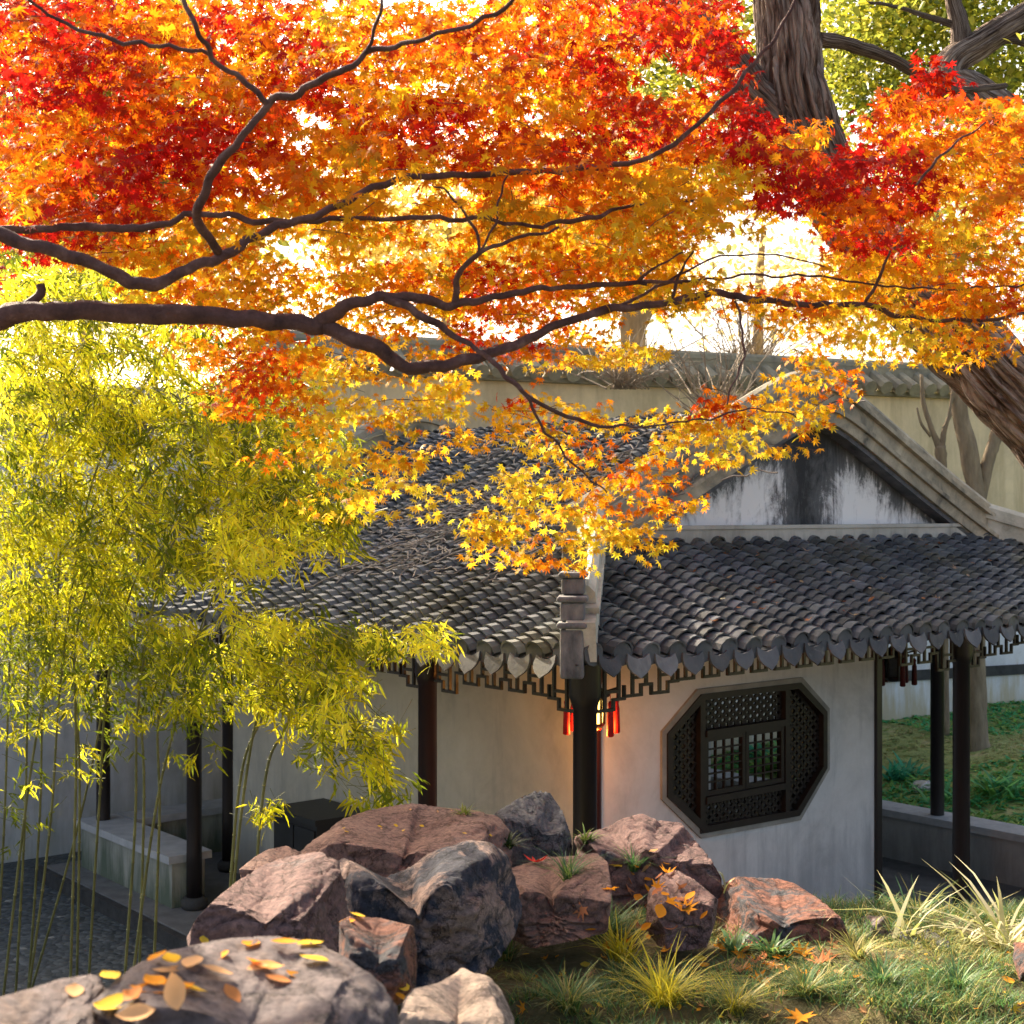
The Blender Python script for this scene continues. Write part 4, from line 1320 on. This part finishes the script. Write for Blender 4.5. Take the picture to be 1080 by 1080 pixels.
for i, (bx, d, pp) in enumerate(CULM):
    sp = smooth_path(cpaths[i], 8)
    pts = [P(*q) for q in sp]
    o = pts[0].copy(); o.z = -.14
    bt = empty("bamboo", o)
    tag(bt, CULM_L[i], "bamboo", "bamboos in front of the pavilion")
    b = MB(); n = len(pts)
    for j in range(n-1):
        r0 = .0082*(1-j/n)**.7+.002; r1 = .0082*(1-(j+1)/n)**.7+.002
        b.tube([pts[j], pts[j].lerp(pts[j+1],.95), pts[j].lerp(pts[j+1],.97), pts[j+1]], [r0, r1*.98, r1*1.35, r1], 8, False)
    b.build("culm", M['culm'], bt, o, True)
    ps = []; tp = []; nn = []; ss = []; cc = []
    tw = MB()
    for x, y, dd, cb in assign[i]:
        c0 = P(x, y, dd+random.uniform(-.5,.55))
        bd = Vector((random.gauss(.35,.8), random.gauss(-.2,.7), random.gauss(-.15,.4))).normalized()
        tw.tube([c0-bd*random.uniform(.08,.2)+Vector((0,0,.02)), c0], [.0018,.001], 4, False)
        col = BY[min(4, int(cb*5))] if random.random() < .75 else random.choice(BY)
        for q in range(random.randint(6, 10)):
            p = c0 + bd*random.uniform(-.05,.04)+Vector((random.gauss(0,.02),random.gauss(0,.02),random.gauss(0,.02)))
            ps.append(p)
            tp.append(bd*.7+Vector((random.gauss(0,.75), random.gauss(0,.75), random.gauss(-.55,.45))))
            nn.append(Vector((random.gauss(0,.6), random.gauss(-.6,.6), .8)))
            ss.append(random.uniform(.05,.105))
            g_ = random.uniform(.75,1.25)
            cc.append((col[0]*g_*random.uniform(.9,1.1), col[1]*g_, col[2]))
    if ps:
        v_, f_, c_ = leaf_batch(BAM*np.array([1.3,1,1],dtype=np.float32), BAM_T, [tuple(p) for p in ps], [tuple(p) for p in tp], [tuple(p) for p in nn], ss, cc)
        link("foliage", np_mesh("foliage", v_, f_, c_, o), M['bleaf'], bt)
        tag(tw.build("twigs", M['culm'], bt, o), kind="stuff")

# ------------------------------------------------------------------ big leaning tree and the trees behind
bigt = empty("leaning_tree", (5.6, 8.5, -.2))
BO = (5.6, 8.5, -.2)
tag(bigt, "big old tree with deeply furrowed bark leaning in from the right edge", "tree")
pp = [(1540,1200,8.5,150),(1420,860,8.5,120),(1280,640,8.5,100),(1160,510,8.5,92),(1075,422,8.5,88),(1000,345,8.5,82),(940,285,8.5,76),(893,225,8.5,74),(858,165,8.5,75),(838,110,8.5,74),(833,50,8.5,71),(829,-20,8.5,68),(826,-140,8.5,60),(815,-300,8.5,45)]
branch(pp, bigt, M['bark'], BO, "trunk", 150, .5, 22)
branch([(850,150,8.5,56),(800,105,8.45,46),(760,50,8.4,40),(715,0,8.3,34),(660,-70,8.2,28),(560,-180,8.0,18)], bigt, M['bark'], BO, "branch", 70, .4, 14)
branch([(862,40,8.5,16),(900,48,8.7,14),(940,62,8.9,13),(975,82,9.0,12),(1010,95,9.2,9),(1060,90,9.5,6)], bigt, M['bark'], BO, "branch", 10)

rt = empty("gnarled_tree", P(1240, 0, 12).xy.to_3d())
RO = tuple(rt.location)
tag(rt, "gnarled dark limbed tree in the top right corner", "tree")
branch([(1240,1000,12,60),(1225,700,12,56),(1200,450,12,52),(1150,270,12,50),(1085,150,12,46),(1030,105,12,48),(1000,85,12,42),(1006,64,12,34),(1034,46,12,30),(1075,20,12,28),(1130,-10,12,22)], rt, M['bark'], RO, "trunk", 60, .35, 12)
branch([(1008,75,12,22),(1014,40,12,20),(1008,10,12,18),(996,-30,12,14)], rt, M['bark'], RO, "branch", 10)
branch([(1000,95,12,20),(985,100,12,20),(975,88,12,14),(950,66,12,9),(920,55,12,5)], rt, M['bark'], RO, "branch", 10)
branch([(1010,28,12,9),(980,18,12,6),(940,6,12,4),(905,2,12,2.5)], rt, M['bark'], RO, "branch", 8)
branch([(1035,55,12,12),(1060,42,12,9),(1090,48,12,8)], rt, M['bark'], RO, "branch", 8)

def crown_leaves(cells, count, size, cols, o, parent, name="crown", m=None, spread=.3):
    """cells: (centre, radius xyz). Leaf clumps scattered in several ellipsoids"""
    ps=[];tp=[];nn=[];ss=[];cc=[]
    for cpt, rad, frac in cells:
        n = int(count*frac/14)
        for _ in range(n):
            q = Vector((random.gauss(0,.5), random.gauss(0,.5), random.gauss(0,.5)))
            cl_ = Vector(cpt)+Vector((q.x*rad[0], q.y*rad[1], q.z*rad[2]))
            col = random.choice(cols); g0 = random.uniform(.75,1.2)
            for _ in range(14):
                p = cl_+Vector((random.gauss(0,spread),random.gauss(0,spread),random.gauss(0,spread*.7)))
                ps.append(tuple(p)); tp.append((random.gauss(0,1),random.gauss(0,1),random.gauss(-.4,.6)))
                nn.append((random.gauss(0,.7),random.gauss(-.2,.7),.8)); ss.append(size*random.uniform(.7,1.3))
                g_=g0*random.uniform(.8,1.2); cc.append((min(.9,col[0]*g_),min(.9,col[1]*g_),col[2]*g_))
    v_,f_,c_=leaf_batch(BROAD,BROAD_T,ps,tp,nn,ss,cc)
    return link(name, np_mesh(name,v_,f_,c_,o), m or M['tleaf'], parent)
YG=[(.50,.48,.04),(.42,.44,.05),(.34,.38,.05),(.58,.52,.07)]
DG=[(.10,.14,.02),(.16,.2,.03),(.24,.27,.04)]
crown_leaves([(P(960,20,14),(1.0,.9,.8),.32),(P(1070,70,14),(.9,.8,.9),.28),(P(900,75,14.5),(.6,.7,.6),.14),(P(1000,-90,14),(1.6,1.2,.8),.26)], 20000, .075, YG+YG+DG, RO, rt, "crown")
crown_leaves([(P(690,85,10),(.55,.6,.5),.42),(P(770,20,9.8),(.5,.6,.4),.2),(P(620,30,10),(.5,.6,.5),.16),(P(740,-120,9.5),(1.4,1.1,.7),.22)], 6500, .06, YG+YG+DG, BO, bigt, "crown")

def bg_tree(name, label, spec, cells, count, size, cols, m, forks=()):
    x, y, d, _ = spec[0]
    o = P(x, y, d); oo = Vector((o.x, o.y, max(-.2, o.z)))
    e = empty(name, oo); tag(e, label, "tree")
    branch(spec, e, m, tuple(oo), "trunk", 12)
    for f_ in forks: branch(f_, e, m, tuple(oo), "branch", 8)
    if cells: crown_leaves(cells, count, size, cols, tuple(oo), e, "crown", None, .4)
    return e
bg_tree("forked_tree", "pale forked tree trunk growing behind the right post in front of the ochre wall",
        [(1031,795,17.2,26),(1030,760,17.2,20),(1030,690,17.2,19),(1029,600,17.2,20),(1030,525,17.2,20)], None, 0, 0, None, M['palebark'],
        [[(1031,528,17.2,19),(1022,480,17.2,19),(1014,440,17.2,17),(1008,400,17.2,15),(1000,340,17.2,13),(1010,260,17.2,9)],
         [(1032,530,17.2,15),(1044,480,17.2,14),(1056,445,17.2,14),(1075,400,17.2,12),(1110,340,17.2,9)],
         [(1008,400,17.2,6),(1000,440,17.1,2),(994,452,17.1,1.5)]])
bg_tree("slim_tree", "slim bare tree before the ochre wall left of the forked trunk",
        [(994,780,18,14),(994,600,18,13),(993,510,18,12),(992,470,18,11)], None, 0, 0, None, M['palebark'],
        [[(992,475,18,8),(982,450,18,6),(974,425,18,5),(972,395,18,4)], [(993,475,18,8),(997,450,18,5),(1005,432,18,4),(1010,420,18,3)], [(982,460,18,4),(972,448,18,3),(967,430,18,2)]])
bg_tree("yellow_tree", "hazy yellow leaved tree beyond the ochre wall behind the maple branches",
        [(668,600,21,30),(668,345,21,24),(665,260,21,16),(650,160,21,7)], [(P(640,215,21),(1.4,1.4,1.0),.5),(P(560,250,22),(1.2,1.2,.8),.3),(P(700,130,21),(1.2,1.2,1.1),.2)], 8000, .13, [(.72,.56,.12),(.66,.5,.1),(.6,.52,.16)], M['palebark'],
        [[(672,345,21,18),(690,310,21,14),(708,270,21,10)]])
bg_tree("gold_tree", "hazy golden tree beyond the ochre wall in the bright gap left of the leaning trunk",
        [(800,600,26,14),(800,330,26,10),(806,240,26,6)], [(P(850,300,26),(1.3,1.3,.9),.5),(P(740,310,26),(1.2,1.2,.8),.3),(P(900,250,26),(1.0,1.2,1.0),.2)], 1900, .15, [(.78,.62,.24),(.8,.66,.34),(.72,.5,.2)], M['palebark'])
bg_tree("pale_tree", "pale golden hazy tree beyond the wall above the pavilion's left end",
        [(470,600,24,12),(470,330,24,9),(474,240,24,5)], [(P(470,250,24),(1.6,1.6,1.1),.4),(P(390,230,25),(1.5,1.5,1.0),.3),(P(570,200,24),(1.5,1.5,1.2),.3)], 6500, .14, [(.72,.56,.14),(.78,.62,.18),(.66,.46,.10)], M['palebark'])
bg_tree("green_tree", "bright yellow green tree beyond the wall at the right",
        [(1000,600,25,16),(990,300,25,12),(985,200,25,7)], [(P(985,230,25),(1.6,1.6,1.4),.5),(P(1060,180,25),(1.6,1.6,1.6),.5)], 2600, .14, [(.50,.52,.10),(.60,.56,.14)], M['palebark'])
bg_tree("shade_tree", "tall golden green tree added beyond the courtyard wall to shade the left roof",
        [(90,760,19,18),(88,500,19,15),(92,300,19,13),(100,100,19,8)], [((-5.4,18.8,9.3),(1.5,1.3,1.9),.55),((-4.6,18.6,7.2),(1.3,1.2,1.2),.25),((-6.3,19,7.4),(1.2,1.2,1.3),.2)], 13000, .15, [(.52,.40,.05),(.44,.36,.05),(.34,.34,.05),(.6,.40,.05)], M['palebark'])  # crown added and sized to shade the left roof slope

# bare twiggy shrub in front of the coping
def twig_shrub(name, label, cx, cy, d, n, wpx, hpx):
    o = P(cx, cy, d); b = MB()
    for _ in range(n):
        x1 = cx+random.gauss(0,wpx); y1 = cy-abs(random.gauss(hpx,hpx*.4))
        pts = smooth_path([(cx+random.gauss(0,wpx*.25), cy, d), ((cx+x1)/2+random.uniform(-10,10), (cy+y1)/2+random.uniform(-12,6), d+random.gauss(0,.25)), (x1, y1, d+random.gauss(0,.5))], 4)
        P3 = [P(*q) for q in pts]
        b.tube(P3, [.011*(1-.8*i/len(P3)) for i in range(len(P3))], 5, False)
        for _ in range(4):
            i = random.randrange(2, len(P3)-1)
            b.tube([P3[i], P3[i]+Vector((random.gauss(0,.14),random.gauss(0,.14),random.gauss(.10,.12)))], [.005,.002], 4, False)
    t_ = b.top(name, M['twig'], tuple(o)); tag(t_, label, "shrub"); return t_
twig_shrub("bare_shrub", "bare twiggy shrub rising behind the roof ridge left of the gable peak", 760, 455, 15.2, 46, 55, 75)
twig_shrub("bare_shrub", "tangle of dry twigs along the wall coping behind the maple leaves", 660, 410, 15.8, 40, 40, 42)
twig_shrub("bare_shrub", "pinkish bare shrub beyond the wall in the bright gap", 790, 400, 20.5, 60, 45, 70)

# greenery on the coping at the right and the green ground cover of the garden bed
def blades(name, pts, length, width, cols, m, up=.9, n_per=1, bend=.5, o=None, spread=.6):
    vs=[];fs=[];cs=[]
    for p, ln in pts:
        for _ in range(n_per):
            az = random.uniform(0,2*math.pi); l = ln*random.uniform(.6,1.25)*length
            h = Vector((math.cos(az), math.sin(az), 0)); sd_ = Vector((-h.y, h.x, 0))
            out = random.uniform(.1, spread); bd = bend*random.uniform(.5,1.4)
            wv = width*random.uniform(.7,1.3)
            col = random.choice(cols); g_ = random.uniform(.7,1.3); col=(col[0]*g_,col[1]*g_,col[2]*g_)
            b0 = len(vs)
            for i, t in enumerate((0,.35,.7,1.0)):
                c = Vector(p)+h*(out*t*l+bd*t*t*l*.6)+Vector((0,0,l*(t*up-bd*t*t*.55)))
                ww = wv*(1-t)**.6 if t<1 else 0
                if t < 1: vs += [c-sd_*ww/2, c+sd_*ww/2]; cs += [col,col]
                else: vs.append(c); cs.append(col)
            fs += [(b0,b0+1,b0+3),(b0,b0+3,b0+2),(b0+2,b0+3,b0+5),(b0+2,b0+5,b0+4),(b0+4,b0+5,b0+6)]
    return link(name, np_mesh(name, [tuple(v) for v in vs], fs, cs, o or (0,0,0)), m)
GR=[(.08,.19,.06),(.11,.23,.07),(.17,.26,.06),(.06,.15,.065)]
OLV=[(.26,.27,.06),(.36,.33,.08),(.21,.25,.07),(.44,.38,.13)]
SUNG=[(.58,.52,.03),(.68,.58,.04),(.42,.42,.04)]  # sunlight on the tufts put into the blade colour
pts=[]
while len(pts) < 15000:
    x = random.uniform(-.9, 3.2); y = random.uniform(3.2, 7.3)
    pz, nrm = down(x, y)
    if pz is None: continue
    if abs(pz.z-mound_z(x,y)) > .06: continue
    dn = noise.noise(Vector((x*2.2,y*2.2,0)))
    if dn < -.12 and random.random() < .8: continue
    pts.append((pz-Vector((0,0,.01)), 1.0 if dn > .1 else .75))
half = [p for p in pts if noise.noise(Vector((p[0].x*1.6, p[0].y*1.6, 8))) > -.05]
oth = [p for p in pts if noise.noise(Vector((p[0].x*1.6, p[0].y*1.6, 8))) <= -.05]
tag(blades("grass", half, .13, .0048, GR+GR+OLV, M['grass'], .85, 4, .7), kind="stuff", label="dark green mondo grass covering the mound among the rocks")
tag(blades("grass", oth, .10, .0042, OLV+GR[:1], M['grass'], .8, 4, .8), kind="stuff", label="olive and straw coloured low grass between the rocks")

# garden bed ground cover: clumps of leaves
GC=[(.08,.42,.18),(.11,.46,.18),(.20,.46,.10),(.34,.46,.12)]
GC2=[(.34,.36,.12),(.46,.38,.18),(.24,.36,.10)]
pts=[]; pts2=[]
for _ in range(15000):
    k=random.uniform(6.65,12.5); s=random.uniform(-4,8); p=W(k,s); 
    p.z=bed_z(p.x,p.y)
    dn = noise.noise(Vector((p.x*.55,p.y*.55,2)))
    (pts if dn > -.08 else pts2).append((p, random.uniform(.7,1.5) if dn > .1 else .8))
tag(blades("ground_cover", pts, .17, .04, GC, M['tleaf'], .5, 2, .7), kind="stuff", label="deep green leafy ground cover of the garden bed beyond the low wall")
tag(blades("ground_cover", pts2, .12, .025, GC2, M['tleaf'], .4, 2, .9), kind="stuff", label="brownish thin ground cover of the garden bed beyond the low wall")

# clumps of arching grass, each a plant of its own
def clump(name, label, x, y, length, n, width, cols, bend=.8, group=None, cat="plant", spread=.8):
    p, nrm = cast(x, y)
    if p is None: return
    pts = [(p+Vector((random.gauss(0,length*.07),random.gauss(0,length*.07),-.015)),1.0) for _ in range(n)]
    o = blades(name, pts, length, width, cols, M['grass'], .95, 1, bend, tuple(p), spread)
    o.location = p
    return tag(o, label, cat, group)
CL = [("sunlit yellow grass tuft at the bottom of the view right of the pale slab",700,1060,.26,190,.006,SUNG),("arching yellow grass tuft below the flat topped reddish rock",655,1012,.28,70,.009,SUNG),
 ("dark green grass tuft beside the flat topped reddish rock",640,985,.20,120,.006,GR),("green tuft growing at the foot of the dark lichened boulder",535,1012,.15,90,.005,GR+OLV),
 ("dark grass tuft in the gap behind the flat topped rock",600,925,.16,80,.006,GR),("dark grass tuft between the purple boulder and the fallen leaves",668,915,.14,80,.006,GR),
 ("broad green tuft under the red lichened boulder",775,1005,.15,40,.016,GR),("dark leaved tuft in front of the red lichened boulder",815,1008,.15,40,.018,GR),
 ("olive tuft at the bottom edge near the middle",600,1065,.2,120,.006,OLV+GR),("green tuft in front of the low weathered rock",930,1040,.17,150,.006,GR),
 ("green tuft in the bottom right grass",1010,1045,.17,150,.006,GR),("green grass tuft at the bottom edge under the red boulder",850,1050,.16,150,.006,GR+OLV),
 ("sunlit tuft at the bottom edge right of the yellow tuft",775,1065,.18,120,.005,SUNG+OLV),("tuft growing at the foot of the small round grey rock",905,1010,.16,70,.007,OLV),
 ("weedy tuft against the foot of the white wall",965,975,.24,60,.008,GR+OLV)]
for l_, x, y, ln, n, wd, cs in CL: clump("grass_tuft", l_, x, y, ln, n, wd, cs, group="grass tufts on the rockery")
for i in range(26):
    k = rr0.uniform(6.9, 9.6); q_s = rr0.uniform(-1.5, 5.5)
    p = W(k, q_s); p.z = bed_z(p.x, p.y)-.02
    pl_ = [(p+Vector((rr0.gauss(0,.09), rr0.gauss(0,.09), 0)), 1.0) for _ in range(46)]
    o = blades("leafy_plant", pl_, rr0.uniform(.26,.46), .055, rr0.choice(([(.14,.46,.2),(.2,.48,.16)],[(.3,.46,.14),(.22,.42,.1)],[(.06,.34,.2),(.1,.4,.22)])), M['tleaf'], .8, 1, .6, tuple(p), .9)
    o.location = p
    tag(o, "bushy green leafy plant growing in the garden bed beyond the low wall", "plant", "leafy plants of the garden bed")
STR=[(.55,.52,.26),(.62,.58,.36),(.42,.44,.14),(.5,.5,.3)]
clump("striped_plant", "large striped pale leaved plant at the right edge", 1062, 1000, .38, 46, .022, STR, .75, "striped leaved plants", spread=1.3)
clump("striped_plant", "arching straw coloured striped plant left of the large one", 1015, 995, .28, 24, .014, STR, .9, "striped leaved plants", spread=1.4)
clump("striped_plant", "small striped sprout with broad pale leaves before the open bay", 955, 985, .26, 9, .022, STR, .5, "striped leaved plants", spread=1.3)
clump("striped_plant", "tiny pale sprout before the white wall under the window", 765, 938, .16, 5, .010, STR, .6, "striped leaved plants", spread=1.0)
clump("fern", "little green fern on the rocks at the foot of the corner post", 618, 886, .10, 40, .012, [(.10,.18,.03),(.2,.26,.05)], .9, spread=1.2)
clump("fern", "yellowish fern on top of the layered rock", 490, 858, .07, 36, .010, [(.25,.27,.04),(.16,.2,.03)], .9, spread=1.2)
clump("fern", "dark fern between the pointed grey rock and the layered rock", 535, 892, .09, 50, .012, [(.03,.06,.015),(.06,.10,.02)], .9, spread=1.2)

# ------------------------------------------------------------------ fallen leaves
def fallen_mesh(kind, col, curl):
    T, TT = (MAPLE, MAPLE_T) if kind == 'maple' else (BRO2, BRO2_T)
    t = T.copy(); t[:,2] = t[:,2]*.5 + curl*(t[:,0]**2*1.6+(t[:,1]-.4)**2*.8)
    return t, TT
FM = {}
def fallen(name, label, x, y, size, kind, col, group, curl=.3, tilt=.25, via=cast):
    p, nrm = via(x, y)
    if p is None: return None
    key = (kind, round(curl,1), col)
    if key not in FM:
        t, TT = fallen_mesh(kind, col, curl)
        me = np_mesh(name, t, TT, np.repeat(np.array([col]), len(t), axis=0)); me.materials.append(M['fallen']); FM[key] = me
    o = bpy.data.objects.new(name, FM[key]); COL.objects.link(o)
    z = (nrm*.45+Vector((random.gauss(0,tilt),random.gauss(0,tilt),.8))).normalized()
    a = random.uniform(0, 6.28)
    xax = Vector((math.cos(a), math.sin(a), 0)); xax = (xax-z*xax.dot(z)).normalized(); yax = z.cross(xax)
    mt = Matrix((xax, yax, z)).transposed().to_4x4()
    o.matrix_world = Matrix.Translation(p+z*.006) @ mt @ Matrix.Scale(size, 4)
    return tag(o, label, "leaf", group)
LO=(.82,.33,.03); LY=(.86,.56,.06); LB=(.55,.22,.10); LR=(.5,.03,.02); LT=(.72,.42,.20); LBR=(.28,.11,.05)
SL = [("largest curled orange leaf on the near dark slab",205,1048,.095,'broad',LO,.9),("smaller orange leaf beside the largest curled leaf",172,1044,.05,'broad',LO,.6),
 ("yellow edged curled leaf at the left end of the near slab",100,1066,.07,'broad',LY,.8),("pinkish curled leaf at the bottom edge of the near slab",165,1070,.055,'broad',LT,.7),
 ("peach coloured leaf at the upper rim of the near slab",208,1012,.055,'broad',LT,.3),("orange folded leaf standing on the crest of the near slab",258,1002,.05,'broad',LO,.7),
 ("orange leaf on the crest beside the oval yellow leaf",285,997,.05,'broad',LO,.5),("oval yellow leaf on the crest of the near slab",313,1000,.055,'broad',LY,.3),
 ("small peach leaf below the oval yellow leaf",282,1020,.04,'broad',LT,.4),("orange leaf touching the small peach leaf on the slab",300,1028,.04,'broad',LO,.5),
 ("pale gold oval leaf at the right side of the near slab",346,1018,.055,'broad',LY,.2),("small brown leaf stub at the far left of the slab",78,1042,.045,'broad',LT,.5),
 ("bright orange leaf between the near slab and the pale slab",415,1052,.05,'broad',LO,.5),("yellow leaf on the edge of the pale sunlit slab",430,1042,.045,'broad',LY,.5),
 ("yellow leaf on top of the small square block",385,970,.04,'broad',LY,.6),("flat orange leaf on top of the small square block",375,973,.04,'broad',LO,.3),
 ("red maple leaf lying on the flat topped reddish rock",565,912,.07,'maple',LR,.5),("single yellow leaf standing in the grass near the bottom",618,1022,.06,'broad',LY,.3),
 ("orange leaf on the slope beside the grey topped rock",697,955,.075,'broad',LO,.3),("yellow leaf beside the brown leaf heap",655,914,.06,'maple',LY,.3),
 ("round yellow leaf in the grass below the red boulder",738,1016,.07,'broad',LY,.3),("large orange leaf at the bottom edge near the yellow tuft",846,1075,.07,'maple',LO,.4),
 ("yellow leaf in the grass below the small round grey rock",984,1024,.05,'broad',LY,.3),("golden leaf in the grass at the bottom right",967,1048,.05,'maple',LY,.4),
 ("orange curled leaf near the right edge",1066,1040,.07,'broad',LO,.6),("pale tan leaf in the grass right of the middle",918,1034,.06,'broad',LT,.3)]
for l_, x, y, s_, k_, c_, cu in SL: fallen("fallen_leaf", l_, x, y, s_*1.1, k_, c_, "fallen leaves", cu, .14)
rr = random.Random(5)
for i in range(16):
    x, y = rr.gauss(195, 48), rr.gauss(1030, 16)
    fallen("fallen_leaf", "curled peach or orange leaf in the loose pile on the near slab", x, y, rr.uniform(.04,.062), 'broad', rr.choice((LO,LY,LT,(.8,.42,.14),(.6,.24,.08))), "loose leaf pile on the near slab", rr.choice((.5,.9,1.2)), .3)
for i in range(86):
    x, y = rr.gauss(690, 24), rr.gauss(955, 24)
    if i > 40: x, y = rr.gauss(815, 45), rr.gauss(1018, 10)
    fallen("fallen_leaf", "brown or orange leaf in the leaf drifts around the grey topped rock and red boulder", x, y, rr.uniform(.038,.068), rr.choice(('maple','broad')), rr.choice((LB,LO,LO,LBR,LT)), "leaf drifts between the rocks", rr.choice((.2,.5,.8)), .5)
for i in range(72):
    x, y = rr.uniform(545, 1078), rr.uniform(1005, 1078)
    fallen("fallen_leaf", "small yellow leaf scattered in the grass along the bottom", x, y, rr.uniform(.018,.036), rr.choice(('maple','broad')), rr.choice((LY,LY,LO,LT)), "small leaves in the grass", rr.choice((.2,.5)), .5)
for i in range(15):
    x, y = rr.uniform(350, 530), rr.uniform(852, 884)
    fallen("fallen_leaf", "tiny yellow leaf on the sunlit top of the layered rock", x, y, rr.uniform(.014,.026), 'broad', rr.choice((LY,LY,LT)), "tiny leaves on the layered rock", .5, .4)

# leaves and dry vine lying on the roof
def roofcast(k, s, right=False):
    z = (roof_z_right(k, s) if right else roof_z_left(k, s)) + .075
    p = P1 + U*k + V*s; p.z = z
    g_ = V*(-.35)+Vector((0,0,1)) if right else U*(-.4)+Vector((0,0,1))
    return p, g_.normalized()
RL = [("red maple leaf on the left roof slope",.25,1.2,.06,'maple',(.5,.10,.07),False),("pink leaf low on the left roof slope near the corner",-.25,-.1,.06,'broad',(.5,.25,.2),False),("small dull red leaf left of the red leaf on the roof",.3,1.5,.05,'maple',(.4,.1,.1),False),
      ("orange brown leaf on the left roof slope",.2,.25,.06,'maple',(.5,.25,.08),False),("pale leaf on the right roof slope near the hip",1.0,-.2,.05,'broad',(.7,.62,.4),True),("peach leaf in the middle of the right roof slope",2.2,.3,.055,'broad',(.55,.35,.25),True)]
for l_, k, s, sz_, kd, c_, rgt in RL:
    fallen("fallen_leaf", l_, k, s, sz_, kd, c_, "leaves on the roof", .3, .2, (lambda a, b2, rgt=rgt: roofcast(a, b2, rgt)))
for i in range(72):
    k, s = rr.uniform(.2, 6.2), rr.uniform(-.6, .7)
    if s > k: continue
    fallen("fallen_leaf", "brown leaf scrap caught among the tiles of the right roof slope", k, s, rr.uniform(.025,.06), rr.choice(('broad','maple')), rr.choice((LBR,(.40,.27,.16),(.5,.33,.22),(.45,.2,.1))), "leaf scraps on the right roof slope", .5, .4, lambda a, b2: roofcast(a, b2, True))
vb = MB()
for _ in range(520):
    k = rr.gauss(1.3, .75); s = rr.gauss(2.3, .9)
    if k < .0 or s < .3: continue
    p, n_ = roofcast(k, s); pts=[p+Vector((0,0,.01))]
    a = rr.uniform(0, 6.28)
    for _ in range(5):
        a += rr.gauss(0, .6); k += .09*math.cos(a); s += .09*math.sin(a)
        q, _n = roofcast(k, s); pts.append(q+Vector((0,0,rr.uniform(0,.035))))
    vb.tube(pts, .006, 4, False)
q = vb.top("dry_vine", mat_noise("bleached_vine", [(.3,(.14,.12,.105)),(.7,(.30,.27,.245))], 8, .9, 0), tuple(W(1.3, 2.3, 3.4)))
tag(q, "bleached dry vine tangled over the left roof slope", "vine")
